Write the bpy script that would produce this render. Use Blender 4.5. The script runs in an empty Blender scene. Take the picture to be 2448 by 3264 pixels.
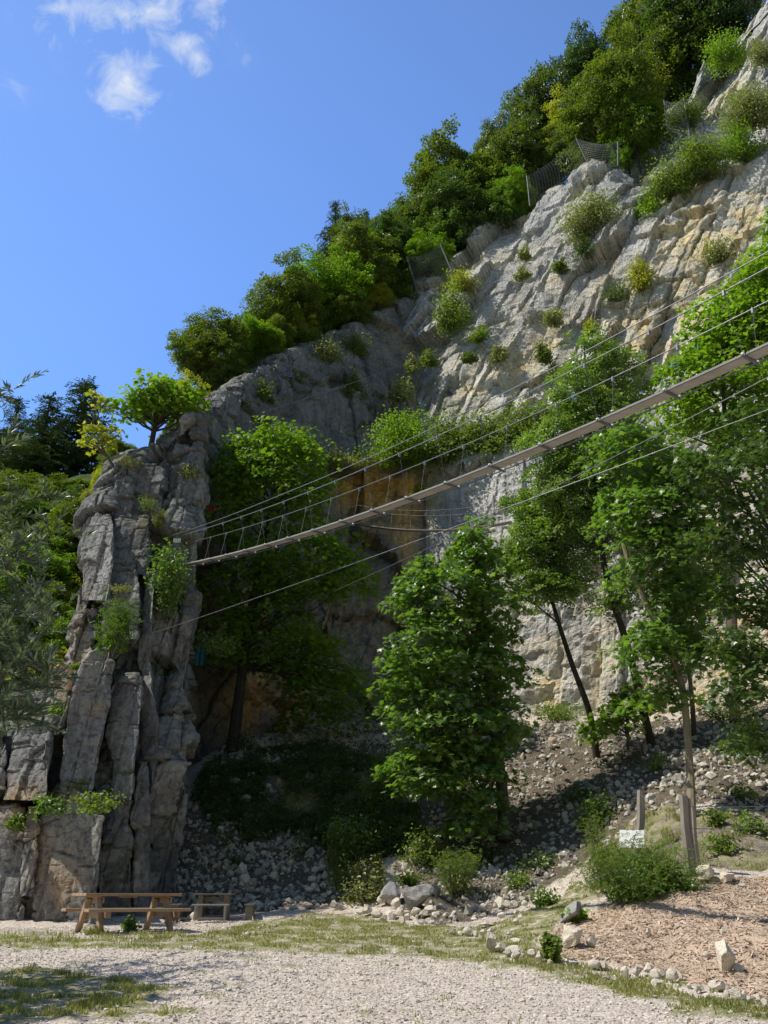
import bpy, math, random
import numpy as np
from mathutils import Vector

random.seed(7)
RNG = np.random.default_rng(7)
SC = bpy.context.scene
COL = SC.collection
R = math.radians
F = 852.0                      # focal length in pixels of a 768 x 1024 frame
PITCH = R(24.4)
CP, SP = math.cos(PITCH), math.sin(PITCH)

# ------------------------------------------------------------------ measuring
def W(px, py, Y):
    """point on the sight line through (px, py) of the survey photo, Y metres out"""
    u = (px - 384.0) / F
    v = (512.0 - py) / F
    dy = CP - v * SP
    dz = SP + v * CP
    t = Y / dy
    return np.array([u * t, Y, dz * t])

def depth(p):
    return p[1] * CP + p[2] * SP

def mpp(p):
    return depth(p) / F        # metres per pixel there

# ------------------------------------------------------------------ noise
_P = RNG.permutation(256).astype(np.int64)
_P = np.concatenate([_P, _P, _P])
_G = RNG.normal(size=(256, 3)); _G /= np.linalg.norm(_G, axis=1)[:, None]
_RV = RNG.random((256, 4))

def _h(i, j, k):
    return _P[_P[_P[i & 255] + (j & 255)] + (k & 255)]

def perlin(p):
    p = np.asarray(p, float)
    i = np.floor(p).astype(np.int64); f = p - i
    u = f * f * f * (f * (f * 6 - 15) + 10)
    out = np.zeros(len(p))
    for a in (0, 1):
        for b in (0, 1):
            for c in (0, 1):
                g = _G[_h(i[:, 0] + a, i[:, 1] + b, i[:, 2] + c)]
                d = f - np.array([a, b, c])
                w = (u[:, 0] if a else 1 - u[:, 0]) * (u[:, 1] if b else 1 - u[:, 1]) * (u[:, 2] if c else 1 - u[:, 2])
                out += w * (g * d).sum(1)
    return out * 1.6

def fbm(p, octv=4, gain=.5):
    p = np.asarray(p, float)
    s = np.zeros(len(p)); a = 1.0
    for o in range(octv):
        s += a * perlin(p * 2 ** o + 17.3 * o); a *= gain
    return s

def worley(p):
    """F1, F2, random per cell, vector to the cell centre"""
    p = np.asarray(p, float)
    i = np.floor(p).astype(np.int64)
    n = len(p)
    f1 = np.full(n, 9.); f2 = np.full(n, 9.); rid = np.zeros((n, 4)); vec = np.zeros((n, 3))
    for a in (-1, 0, 1):
        for b in (-1, 0, 1):
            for c in (-1, 0, 1):
                q = i + np.array([a, b, c])
                h = _h(q[:, 0], q[:, 1], q[:, 2])
                ctr = q + .12 + .76 * _RV[h, :3]
                d = p - ctr
                dd = np.sqrt((d * d).sum(1))
                m = dd < f1
                f2 = np.where(m, f1, np.minimum(f2, dd))
                f1 = np.where(m, dd, f1)
                rid[m] = _RV[(h[m] * 7 + 13) & 255]
                vec[m] = d[m]
    return f1, f2, rid, vec

def sstep(x, a, b):
    t = np.clip((x - a) / (b - a), 0, 1)
    return t * t * (3 - 2 * t)

# ------------------------------------------------------------------ objects
def tag(o, label=None, cat=None, group=None, kind=None):
    if label: o['label'] = label
    if cat: o['category'] = cat
    if group: o['group'] = group
    if kind: o['kind'] = kind
    return o

def mesh_np(name, v, polys, sizes=None, mat=None, smooth=False, attrs=None, origin=None):
    """polys: (n,k) array, or flat loop list with sizes"""
    me = bpy.data.meshes.new(name)
    v = np.asarray(v, np.float32)
    if origin is not None:
        v = v - np.asarray(origin, np.float32)
    if sizes is None:
        polys = np.asarray(polys, np.int32)
        n, k = polys.shape
        starts = np.arange(n, dtype=np.int32) * k
        loops = polys.ravel()
    else:
        sizes = np.asarray(sizes, np.int32)
        loops = np.asarray(polys, np.int32)
        n = len(sizes)
        starts = np.concatenate([[0], np.cumsum(sizes)[:-1]]).astype(np.int32)
    me.vertices.add(len(v)); me.vertices.foreach_set('co', v.ravel())
    me.loops.add(len(loops)); me.loops.foreach_set('vertex_index', np.ascontiguousarray(loops, dtype=np.int32))
    me.polygons.add(n); me.polygons.foreach_set('loop_start', starts)
    me.update(calc_edges=True)
    me.polygons.foreach_set('use_smooth', np.full(n, bool(smooth)))
    for nm, dat in (attrs or {}).items():
        a = me.color_attributes.new(nm, 'FLOAT_COLOR', 'POINT')
        d = np.ones((len(v), 4), np.float32); d[:, :dat.shape[1]] = dat
        a.data.foreach_set('color', d.ravel())
    if mat:
        for m_ in (mat if isinstance(mat, (list, tuple)) else [mat]):
            me.materials.append(m_)
    me.validate()
    return me

def link(name, me, parent=None, loc=None, rot=None, scale=None):
    o = bpy.data.objects.new(name, me)
    COL.objects.link(o)
    if loc is not None: o.location = [float(c) for c in loc]
    if rot is not None: o.rotation_euler = rot
    if scale is not None: o.scale = scale
    if parent is not None: o.parent = parent
    return o

def empty(name, loc, rz=0):
    o = bpy.data.objects.new(name, None)
    o.empty_display_size = .2
    COL.objects.link(o); o.location = [float(c) for c in loc]; o.rotation_euler = (0, 0, rz)
    return o

class MB:
    """collects shapes, builds one mesh"""
    def __init__(s):
        s.v = []; s.f = []; s.z = []; s.n = 0
    def add(s, v, f):
        v = np.asarray(v, float)
        s.v.append(v)
        for q in f:
            s.f.extend([int(i) + s.n for i in q]); s.z.append(len(q))
        s.n += len(v)
        return s
    def box(s, c, d, rot=None, bev=.0):
        x, y, z = [q / 2 for q in d]
        b = min(bev, .45 * min(d))
        if b <= 0:
            v = np.array([[i, j, k] for i in (-x, x) for j in (-y, y) for k in (-z, z)])
            f = [(0, 1, 3, 2), (4, 6, 7, 5), (0, 4, 5, 1), (2, 3, 7, 6), (0, 2, 6, 4), (1, 5, 7, 3)]
        else:
            v = []
            for i in (-1, 1):
                for j in (-1, 1):
                    for k in (-1, 1):
                        v += [(i * x, j * (y - b), k * (z - b)), (i * (x - b), j * y, k * (z - b)), (i * (x - b), j * (y - b), k * z)]
            v = np.array(v)
            I = lambda i, j, k, a: 3 * (4 * (i > 0) + 2 * (j > 0) + (k > 0)) + a
            f = []
            for i in (-1, 1):
                q = [I(i, -1, -1, 0), I(i, 1, -1, 0), I(i, 1, 1, 0), I(i, -1, 1, 0)]; f.append(q if i > 0 else q[::-1])
            for j in (-1, 1):
                q = [I(-1, j, -1, 1), I(-1, j, 1, 1), I(1, j, 1, 1), I(1, j, -1, 1)]; f.append(q if j > 0 else q[::-1])
            for k in (-1, 1):
                q = [I(-1, -1, k, 2), I(1, -1, k, 2), I(1, 1, k, 2), I(-1, 1, k, 2)]; f.append(q if k > 0 else q[::-1])
            for i in (-1, 1):
                for j in (-1, 1):
                    q = [I(i, j, -1, 0), I(i, j, -1, 1), I(i, j, 1, 1), I(i, j, 1, 0)]; f.append(q if i * j > 0 else q[::-1])
                    for k in (-1, 1):
                        q = [I(i, j, k, 0), I(i, j, k, 1), I(i, j, k, 2)]; f.append(q if i * j * k > 0 else q[::-1])
                for k in (-1, 1):
                    q = [I(i, -1, k, 0), I(i, 1, k, 0), I(i, 1, k, 2), I(i, -1, k, 2)]; f.append(q if i * k > 0 else q[::-1])
            for j in (-1, 1):
                for k in (-1, 1):
                    q = [I(-1, j, k, 1), I(-1, j, k, 2), I(1, j, k, 2), I(1, j, k, 1)]; f.append(q if j * k > 0 else q[::-1])
        if rot is not None:
            v = v @ np.array(rot).T
        return s.add(v + np.array(c), f)
    def beam(s, a, b, w, h, bev=.004, up=(0, 0, 1)):
        """a bar from a to b, w across, h deep"""
        a = np.array(a, float); b = np.array(b, float)
        d = b - a; L = np.linalg.norm(d); d /= L
        upv = np.array(up, float)
        if abs(d @ upv) > .97: upv = np.array([0., 1, 0])
        x = np.cross(upv, d); x /= np.linalg.norm(x); y = np.cross(d, x)
        return s.box((a + b) / 2, (w, h, L), np.stack([x, y, d], 1), bev)
    def tube(s, pts, rad, n=7, cap=True):
        v, f = tube_np(pts, rad, n, cap)
        return s.add(v, f)
    def mesh(s, name, mat, smooth=False, origin=None):
        return mesh_np(name, np.concatenate(s.v), s.f, s.z, mat, smooth, origin=origin)
    def build(s, name, mat, parent=None, smooth=False, origin=None):
        me = s.mesh(name, mat, smooth, origin)
        return link(name, me, parent, loc=origin)

def tube_np(pts, rad, n=7, cap=True):
    pts = np.asarray(pts, float); m = len(pts)
    rad = np.full(m, rad) if np.isscalar(rad) else np.asarray(rad, float)
    t = np.gradient(pts, axis=0); t /= np.maximum(np.linalg.norm(t, axis=1), 1e-9)[:, None]
    ref = np.array([.0, 1, 0]) if abs(t[0][1]) < .9 else np.array([1., 0, 0])
    v = []
    for k in range(m):
        x = np.cross(ref, t[k]); x /= max(np.linalg.norm(x), 1e-9)
        y = np.cross(t[k], x); ref = y if abs(y @ t[k]) < .5 else ref
        a = np.arange(n) * 2 * math.pi / n
        v.append(pts[k] + rad[k] * (np.cos(a)[:, None] * x + np.sin(a)[:, None] * y))
    v = np.concatenate(v)
    f = [(k * n + j, k * n + (j + 1) % n, (k + 1) * n + (j + 1) % n, (k + 1) * n + j) for k in range(m - 1) for j in range(n)]
    if cap:
        f.append(tuple(range(n))[::-1]); f.append(tuple((m - 1) * n + j for j in range(n)))
    return v, f

def scatter(tv, tf, pos, basis, scale):
    """tile template (tv, tf tri/quad array) at pos with 3x3 basis (columns) and scale -> v, f"""
    tv = np.asarray(tv, float); tf = np.asarray(tf)
    n = len(pos)
    sc = np.asarray(scale, float)
    if sc.ndim == 1: sc = sc[:, None]
    loc = tv[None, :, :] * sc[:, None, :]
    v = np.einsum('nij,nkj->nki', basis, loc) + pos[:, None, :]
    f = tf[None] + (np.arange(n) * len(tv))[:, None, None]
    return v.reshape(-1, 3), f.reshape(-1, tf.shape[1])

def basis_from(nrm, spin):
    nrm = nrm / np.maximum(np.linalg.norm(nrm, axis=1), 1e-9)[:, None]
    ref = np.where(np.abs(nrm[:, 2:3]) < .9, np.array([[0, 0, 1.]]), np.array([[1., 0, 0]]))
    x = np.cross(ref, nrm); x /= np.linalg.norm(x, axis=1)[:, None]
    y = np.cross(nrm, x)
    c, s = np.cos(spin)[:, None], np.sin(spin)[:, None]
    return np.stack([c * x + s * y, -s * x + c * y, nrm], 2)

def rand_basis(n, rng=RNG):
    return basis_from(rng.normal(size=(n, 3)), rng.random(n) * 6.283)

def catmull(P, n):
    """resample (m,...) control array along axis 0 to n samples"""
    m = len(P)
    t = np.linspace(0, m - 1, n)
    i = np.minimum(t.astype(int), m - 2); f = t - i
    f = f.reshape((-1,) + (1,) * (P.ndim - 1))
    p0 = P[np.maximum(i - 1, 0)]; p1 = P[i]; p2 = P[i + 1]; p3 = P[np.minimum(i + 2, m - 1)]
    return .5 * (2 * p1 + (p2 - p0) * f + (2 * p0 - 5 * p1 + 4 * p2 - p3) * f * f + (3 * p1 - p0 - 3 * p2 + p3) * f ** 3)

# ------------------------------------------------------------------ materials
class NT:
    def __init__(s, name):
        s.m = bpy.data.materials.new(name); s.m.use_nodes = True
        s.t = s.m.node_tree; s.t.nodes.clear()
        s.out = s.n('ShaderNodeOutputMaterial')
    def n(s, typ, ins=None, **kw):
        nd = s.t.nodes.new(typ)
        for k, v in kw.items(): setattr(nd, k, v)
        for k, v in (ins or {}).items(): s.put(nd, k, v)
        return nd
    def put(s, nd, k, v):
        sock = nd.inputs[k]
        if isinstance(v, bpy.types.NodeSocket): s.t.links.new(v, sock)
        elif isinstance(v, bpy.types.Node): s.t.links.new(v.outputs[0], sock)
        else:
            if hasattr(sock.default_value, '__len__') and not hasattr(v, '__len__'): v = [v] * len(sock.default_value)
            if hasattr(sock.default_value, '__len__') and len(sock.default_value) == 4 and len(v) == 3: v = tuple(v) + (1,)
            sock.default_value = v
    def mix(s, a, b, f, blend='MIX'):
        nd = s.n('ShaderNodeMix', data_type='RGBA', blend_type=blend)
        s.put(nd, 0, f); s.put(nd, 6, a); s.put(nd, 7, b)
        return nd.outputs[2]
    def math(s, op, a, b=0.0, clamp=False):
        nd = s.n('ShaderNodeMath', operation=op, use_clamp=clamp); s.put(nd, 0, a); s.put(nd, 1, b); return nd.outputs[0]
    def noise(s, vec, scale, detail=4, rough=.55, dist=0.):
        return s.n('ShaderNodeTexNoise', {'Vector': vec, 'Scale': scale, 'Detail': detail, 'Roughness': rough, 'Distortion': dist}).outputs[0]
    def ramp(s, fac, stops):
        nd = s.n('ShaderNodeValToRGB', {'Fac': fac}); e = nd.color_ramp.elements
        while len(e) < len(stops): e.new(.5)
        for q, (p, c) in zip(e, stops):
            q.position = p; q.color = (c, c, c, 1) if np.isscalar(c) else tuple(c) + (1,)
        return nd.outputs[0]
    def maprange(s, v, a, b, c=0., d=1.):
        return s.n('ShaderNodeMapRange', {'Value': v, 'From Min': a, 'From Max': b, 'To Min': c, 'To Max': d}).outputs[0]
    def mapping(s, vec, scale=(1, 1, 1), rot=(0, 0, 0)):
        return s.n('ShaderNodeMapping', {'Vector': vec, 'Scale': scale, 'Rotation': rot}).outputs[0]
    def coords(s, which='Object'):
        return s.n('ShaderNodeTexCoord').outputs[which]
    def bump(s, h, strength=.5, dist=.05, normal=None):
        nd = s.n('ShaderNodeBump', {'Height': h, 'Strength': strength, 'Distance': dist})
        if normal is not None: s.put(nd, 'Normal', normal)
        return nd.outputs[0]
    def bsdf(s, col, rough=.8, normal=None, spec=.3, metal=0.):
        nd = s.n('ShaderNodeBsdfPrincipled', {'Base Color': col, 'Roughness': rough, 'Metallic': metal, 'Specular IOR Level': spec})
        if normal is not None: s.put(nd, 'Normal', normal)
        return nd.outputs[0]
    def done(s, sh):
        s.t.links.new(sh, s.out.inputs[0]); return s.m

def mat_leaf(name, cols, trans=.35, rough=.45, spec=.35, tr_tint=(1.25, 1.5, .35)):
    """cols: list of colours picked per leaf; a slow noise shifts whole sprays"""
    t = NT(name)
    cols = [(min(.55, a * 1.85), min(.55, b * 1.55), min(.4, c * 1.6)) for a, b, c in cols]
    rnd = t.n('ShaderNodeNewGeometry').outputs['Random Per Island']
    k = len(cols)
    c = t.ramp(rnd, [(i / max(k - 1, 1), cols[i]) for i in range(k)])
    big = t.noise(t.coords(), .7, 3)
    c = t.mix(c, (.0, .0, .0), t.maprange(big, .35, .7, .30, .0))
    d = t.bsdf(c, rough, spec=spec)
    tc = t.mix(c, tr_tint, 1.0, 'MULTIPLY')
    tr = t.n('ShaderNodeBsdfTranslucent', {'Color': tc}).outputs[0]
    mx = t.n('ShaderNodeMixShader', {0: trans}); t.put(mx, 1, d); t.put(mx, 2, tr)
    return t.done(mx.outputs[0])

def mat_bark(name, a, b):
    t = NT(name); co = t.coords()
    n1 = t.noise(t.mapping(co, (6, 6, 1.2)), 3, 6, .65)
    n2 = t.noise(co, 1.3, 3)
    c = t.mix(a, b, t.maprange(n1, .3, .7))
    c = t.mix(c, (.25, .27, .2), t.maprange(n2, .55, .75, 0, .35))
    return t.done(t.bsdf(c, .9, t.bump(n1, .7, .03), .15))

def mat_rock(name, light=(.42, .40, .37), dark=(.20, .20, .20), ochre=(.50, .31, .13), bumpk=1.0, streak=.5, soft=1.0, mott=.25, creamy=.0):
    """limestone: attribute rk = ochre stain, crack and painted dark or shade patches, moss"""
    t = NT(name); co = t.coords('Object')
    at = t.n('ShaderNodeVertexColor', layer_name='rk').outputs[0]
    sep = t.n('ShaderNodeSeparateColor', {0: at})
    oc, cr, ms = sep.outputs[0], sep.outputs[1], sep.outputs[2]
    n1 = t.noise(co, .35, 5, .6, .4)
    n2 = t.noise(co, 2.2, 6, .65)
    n3 = t.noise(co, 11, 5, .7)
    st = t.noise(t.mapping(co, (2.2, 2.2, .16)), 1.0, 5, .6)
    c = t.mix(dark, light, t.maprange(n1, .36, .62))
    c = t.mix(c, t.mix(dark, (.10, .10, .105), .6), t.math('MULTIPLY', t.maprange(st, .52, .66), streak))
    c = t.mix(c, tuple(min(.78, x * 1.35) for x in light), t.maprange(n2, .56, .74, 0, .75 * soft))
    c = t.mix(c, tuple(x * .42 for x in dark), t.maprange(n2, .42, .28, 0, .75 * soft))
    c = t.mix(c, tuple(x * .4 for x in dark), t.maprange(n3, .40, .28, 0, .5))
    c = t.mix(c, tuple(min(.78, x * 1.3) for x in light), t.maprange(n3, .60, .74, 0, .45))
    oc = t.math('ADD', oc, t.maprange(t.noise(co, .17, 3, .5), .52, .70, 0, creamy))
    of = t.math('MULTIPLY', oc, t.maprange(t.noise(co, .9, 5, .6, .6), .34, .55), True)
    oc2 = t.mix(ochre, tuple(min(.8, x * y) for x, y in zip(ochre, (1.1, 1.35, 1.9))), t.maprange(n2, .4, .65))
    c = t.mix(c, oc2, of)
    n5 = t.noise(co, 5.5, 5, .75, .3)
    c = t.mix(c, tuple(x * .35 for x in dark), t.math('MULTIPLY', t.maprange(n5, .50, .60), mott), 'MIX')
    c = t.mix(c, tuple(min(.75, x * 1.25) for x in light), t.math('MULTIPLY', t.maprange(n5, .40, .30), mott))
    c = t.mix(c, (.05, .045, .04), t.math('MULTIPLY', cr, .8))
    mf = t.math('MULTIPLY', ms, t.maprange(t.noise(co, 3.5, 5, .7), .42, .56), True)
    c = t.mix(c, t.mix((.07, .10, .025), (.17, .17, .07), n3), mf)
    h = t.math('ADD', t.math('MULTIPLY', n2, .7), t.math('MULTIPLY', n3, .35))
    h = t.math('ADD', h, t.math('MULTIPLY', t.n('ShaderNodeTexVoronoi', {'Vector': t.mapping(co, (1.3, 1.3, .7)), 'Scale': 2.6}, feature='DISTANCE_TO_EDGE').outputs[0], .25))
    return t.done(t.bsdf(c, .92, t.bump(h, .9 * bumpk, .18), .15))

def mat_stone(name, cols, dark=(.16, .15, .14)):
    """loose stones, tone per stone"""
    t = NT(name); co = t.coords('Object')
    rnd = t.n('ShaderNodeNewGeometry').outputs['Random Per Island']
    k = len(cols)
    c = t.ramp(rnd, [(i / max(k - 1, 1), cols[i]) for i in range(k)])
    n = t.noise(co, 5, 5, .65)
    c = t.mix(c, dark, t.maprange(n, .5, .3, 0, .6))
    c = t.mix(c, (.70, .66, .58), t.maprange(n, .58, .75, 0, .5))
    return t.done(t.bsdf(c, .92, t.bump(n, .6, .06), .15))

def mat_plain(name, col, rough=.7, var=.25, scale=4, metal=0., spec=.3, bump=.2):
    t = NT(name); co = t.coords()
    n = t.noise(co, scale, 5, .6)
    c = t.mix(tuple(x * (1 - var) for x in col), tuple(min(1, x * (1 + var)) for x in col), t.maprange(n, .3, .7))
    return t.done(t.bsdf(c, rough, t.bump(n, bump, .02), spec, metal))

def mat_wood(name, a, b, axis='X'):
    t = NT(name); co = t.coords()
    sc = {'X': (1.2, 14, 14), 'Y': (14, 1.2, 14), 'Z': (14, 14, 1.2)}[axis]
    rnd = t.n('ShaderNodeNewGeometry').outputs['Random Per Island']
    n = t.noise(t.mapping(co, sc), 1.6, 6, .6, .5)
    n2 = t.noise(co, 2.5, 4)
    c = t.mix(a, b, t.maprange(n, .3, .7))
    c = t.mix(c, tuple(x * .55 for x in a), t.maprange(n2, .5, .75, 0, .5))
    c = t.mix(c, tuple(min(1, x * 1.35) for x in b), t.math('MULTIPLY', rnd, .35))
    return t.done(t.bsdf(c, .75, t.bump(n, .35, .01), .25))

M = {}
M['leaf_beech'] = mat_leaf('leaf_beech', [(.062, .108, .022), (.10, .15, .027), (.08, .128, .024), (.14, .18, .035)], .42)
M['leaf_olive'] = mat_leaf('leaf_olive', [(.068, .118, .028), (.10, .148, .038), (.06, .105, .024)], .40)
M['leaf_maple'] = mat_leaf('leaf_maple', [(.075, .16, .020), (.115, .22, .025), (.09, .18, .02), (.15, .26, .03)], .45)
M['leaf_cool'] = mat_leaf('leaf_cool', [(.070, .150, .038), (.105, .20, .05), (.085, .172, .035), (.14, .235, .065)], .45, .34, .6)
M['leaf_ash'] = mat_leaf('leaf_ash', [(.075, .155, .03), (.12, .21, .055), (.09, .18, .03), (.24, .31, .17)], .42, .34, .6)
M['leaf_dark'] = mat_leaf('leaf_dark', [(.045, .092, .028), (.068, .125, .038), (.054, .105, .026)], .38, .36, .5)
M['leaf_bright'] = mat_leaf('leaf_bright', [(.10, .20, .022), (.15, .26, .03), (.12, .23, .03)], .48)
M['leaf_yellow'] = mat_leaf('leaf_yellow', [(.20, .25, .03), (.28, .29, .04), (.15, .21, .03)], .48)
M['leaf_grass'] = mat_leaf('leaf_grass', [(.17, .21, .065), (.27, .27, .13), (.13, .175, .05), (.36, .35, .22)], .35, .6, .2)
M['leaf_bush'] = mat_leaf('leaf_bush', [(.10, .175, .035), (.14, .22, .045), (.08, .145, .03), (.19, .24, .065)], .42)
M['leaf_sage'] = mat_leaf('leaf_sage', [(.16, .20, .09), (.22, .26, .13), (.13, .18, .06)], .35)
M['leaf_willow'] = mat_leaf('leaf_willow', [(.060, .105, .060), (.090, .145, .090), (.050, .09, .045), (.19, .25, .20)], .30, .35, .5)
M['needle'] = mat_leaf('needle', [(.04, .075, .032), (.06, .105, .04), (.048, .085, .026)], .18, .6, .2)
M['needle_light'] = mat_leaf('needle_light', [(.08, .17, .025), (.12, .22, .03), (.06, .12, .025)], .3, .6, .2)
M['bark'] = mat_bark('bark', (.16, .14, .11), (.08, .07, .055))
M['bark_pale'] = mat_bark('bark_pale', (.34, .29, .20), (.19, .16, .11))
M['bark_dark'] = mat_bark('bark_dark', (.08, .07, .055), (.04, .035, .03))
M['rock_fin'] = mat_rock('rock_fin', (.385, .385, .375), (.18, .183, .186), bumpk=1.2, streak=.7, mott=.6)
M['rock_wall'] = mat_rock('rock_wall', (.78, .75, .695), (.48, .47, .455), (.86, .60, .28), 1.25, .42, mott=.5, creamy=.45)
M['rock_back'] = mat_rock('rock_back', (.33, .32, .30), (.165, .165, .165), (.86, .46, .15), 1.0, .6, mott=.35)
M['scree'] = mat_stone('scree', [(.40, .37, .32), (.54, .50, .43), (.28, .26, .24), (.64, .60, .53), (.46, .37, .27)])
M['stone'] = mat_stone('stone', [(.70, .67, .62), (.78, .76, .72), (.60, .58, .545), (.76, .66, .50)])
M['boulder'] = mat_stone('boulder', [(.28, .275, .27), (.36, .35, .34)])
M['pebble'] = mat_stone('pebble', [(.56, .495, .43), (.68, .61, .535), (.45, .40, .35), (.75, .69, .62)], (.3, .27, .25))
M['chips'] = mat_stone('chips', [(.54, .41, .30), (.66, .53, .41), (.44, .32, .22), (.73, .63, .51)], (.27, .18, .115))
M['wood_table'] = mat_wood('wood_table', (.28, .18, .10), (.40, .29, .19))
M['wood_grey'] = mat_wood('wood_grey', (.30, .26, .21), (.42, .38, .32))
M['wood_old'] = mat_wood('wood_old', (.14, .13, .115), (.24, .22, .19))
M['wood_plank'] = mat_wood('wood_plank', (.21, .195, .17), (.33, .31, .275))
M['wood_post'] = mat_wood('wood_post', (.18, .155, .13), (.30, .265, .23), 'Z')
M['steel'] = mat_plain('steel', (.20, .205, .21), .45, .15, 9, .55)
M['steel_dark'] = mat_plain('steel_dark', (.12, .125, .13), .5, .2, 9, .4)
M['white_paint'] = mat_plain('white_paint', (.80, .80, .79), .55, .04, 6, bump=.05)
M['red_cloth'] = mat_plain('red_cloth', (.38, .015, .015), .8, .2, 5)
M['teal_cloth'] = mat_plain('teal_cloth', (.02, .12, .13), .8, .2, 5)
M['root'] = mat_wood('root', (.36, .19, .09), (.52, .36, .22))
# ------------------------------------------------------------------ terrain
_CT = [W(*q) for q in [
    (0, 1024, 9.8), (384, 1024, 9.8), (768, 1024, 9.8), (-300, 1010, 10.8),
    (0, 975, 13.6), (384, 965, 14.6), (0, 950, 16.6), (200, 945, 17.2), (384, 945, 17.3), (100, 934, 19.7), (0, 932, 20.2),
    (250, 930, 20.8), (384, 928, 21.2), (0, 924, 23.2), (120, 923, 23.4), (215, 917, 24.2), (300, 912, 24.4), (384, 918, 23.3),
    (230, 905, 25.5), (250, 860, 28), (300, 830, 29.5), (300, 790, 31), (280, 755, 33), (240, 742, 34.5), (300, 738, 35.5), (340, 728, 38), (420, 722, 39),
    (200, 850, 28.2), (205, 800, 30.4), (215, 760, 33),
    (345, 905, 25.2), (410, 900, 24.3), (470, 920, 22.4), (480, 905, 23.4), (400, 870, 26.2), (440, 850, 27), (500, 888, 24.5), (503, 844, 27), (400, 800, 29.5), (430, 760, 33),
    (520, 800, 29), (540, 740, 33), (480, 725, 37), (520, 722, 36), (600, 722, 34.5), (700, 712, 33), (768, 695, 32), (900, 690, 31),
    (560, 880, 23.5), (600, 845, 24.8), (600, 875, 22.5), (640, 860, 21.3), (640, 885, 19.6), (690, 868, 19.4), (730, 868, 19.6), (768, 874, 18.8), (860, 870, 18.5),
    (690, 818, 22.3), (768, 812, 22.5), (640, 800, 25.5), (700, 770, 26.3), (768, 745, 27.5), (620, 755, 29.5), (860, 760, 26),
    (560, 928, 17.6), (540, 942, 15.9), (500, 946, 16.4), (768, 984, 12.1), (650, 962, 14.2), (768, 940, 14.2), (690, 930, 15.8), (768, 900, 17.1), (650, 903, 17.8), (610, 908, 18.2), (590, 920, 17.8), (900, 990, 11.8), (900, 930, 14.3),
    (480, 935, 18.9), (520, 918, 20.2), (560, 900, 21.4), (440, 932, 20)]]
_CT += [np.array(q, float) for q in [(-9, 4, -1.45), (9, 4, -1.45), (0, 1, -1.55), (0, 6, -1.32), (-16, 22, -.55), (-16, 30, -.3), (-16, 12, -1.05), (22, 12, -.9), (24, 30, 7.3), (20, 20, 1.3)]]
_CT = np.array(_CT)
def _ker(a, b):
    d = ((a[:, None, :] - b[None, :, :]) ** 2).sum(2)
    return np.sqrt(d + .8)
_n = len(_CT)
_A = np.zeros((_n + 3, _n + 3)); _A[:_n, :_n] = _ker(_CT[:, :2], _CT[:, :2]) - .02 * np.eye(_n)
_A[:_n, _n] = 1; _A[:_n, _n + 1:] = _CT[:, :2]; _A[_n, :_n] = 1; _A[_n + 1:, :_n] = _CT[:, :2].T
_cf = np.linalg.solve(_A, np.concatenate([_CT[:, 2], [0, 0, 0]]))
def ground_z(xy):
    xy = np.asarray(xy, float).reshape(-1, 2)
    q = np.stack([np.clip(xy[:, 0], -16, 24), np.clip(xy[:, 1], 1, 40)], 1)
    out = np.empty(len(q))
    for i in range(0, len(q), 20000):
        s = q[i:i + 20000]
        out[i:i + 20000] = _ker(s, _CT[:, :2]) @ _cf[:_n] + _cf[_n] + s @ _cf[_n + 1:]
    return out

def G(px, py, lo=7.0, hi=45.0):
    """where the sight line through (px, py) meets the ground"""
    ys = np.arange(lo, hi, .05)
    p = W(px, py, 1.0)
    P = ys[:, None] * p[None]
    d = P[:, 2] - ground_z(P[:, :2])
    k = np.argmax(d < 0) if (d < 0).any() else len(ys) - 1
    q = P[k].copy(); q[2] = ground_z(q[None, :2])[0]
    return q

def proj(P):
    P = np.asarray(P, float)
    zc = P[:, 1] * CP + P[:, 2] * SP
    zc = np.maximum(zc, .1)
    yc = -P[:, 1] * SP + P[:, 2] * CP
    return np.stack([384 + F * P[:, 0] / zc, 512 - F * yc / zc], 1)

def in_poly(xy, poly):
    x, y = xy[:, 0], xy[:, 1]; c = np.zeros(len(xy), bool); j = len(poly) - 1
    for i in range(len(poly)):
        xi, yi = poly[i]; xj, yj = poly[j]
        m = ((yi > y) != (yj > y)) & (x < (xj - xi) * (y - yi) / (yj - yi + 1e-12) + xi)
        c ^= m; j = i
    return c

def gpoly(pts):
    return [tuple(G(*p)[:2]) for p in pts]

# ground zones, traced on the ground
Z_GRASS = [gpoly(p) for p in [
    [(-40, 938), (60, 939), (120, 942), (200, 936), (255, 921), (300, 917), (345, 912), (380, 921), (430, 927), (470, 929), (500, 922), (520, 916), (560, 900), (575, 880), (600, 885), (590, 905), (560, 920), (540, 936), (520, 948), (545, 960), (590, 972), (640, 986), (700, 998), (768, 1008), (800, 1016), (800, 1024), (700, 1017), (600, 992), (530, 972), (470, 963), (420, 957), (340, 956), (240, 952), (160, 950), (60, 949), (-40, 948)],
    [(-60, 978), (20, 968), (60, 975), (120, 978), (170, 990), (150, 1004), (190, 1012), (120, 1024), (-60, 1024)],
    [(600, 850), (640, 815), (660, 800), (690, 812), (768, 815), (800, 820), (800, 868), (700, 868), (640, 882), (590, 892)],
    [(270, 775), (330, 765), (400, 790), (420, 830), (380, 850), (330, 838), (290, 815)],
    [(330, 840), (380, 850), (385, 890), (345, 905), (325, 870)],
]]
Z_COVE = gpoly([(192, 800), (205, 765), (260, 752), (330, 748), (400, 765), (425, 840), (400, 858), (345, 860), (300, 832), (262, 838), (225, 850)])
Z_MULCH = [gpoly([(536, 940), (565, 922), (590, 914), (620, 900), (660, 888), (700, 878), (768, 876), (900, 872), (900, 1006), (768, 999), (700, 985), (640, 971), (580, 962), (545, 954)])]
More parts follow.
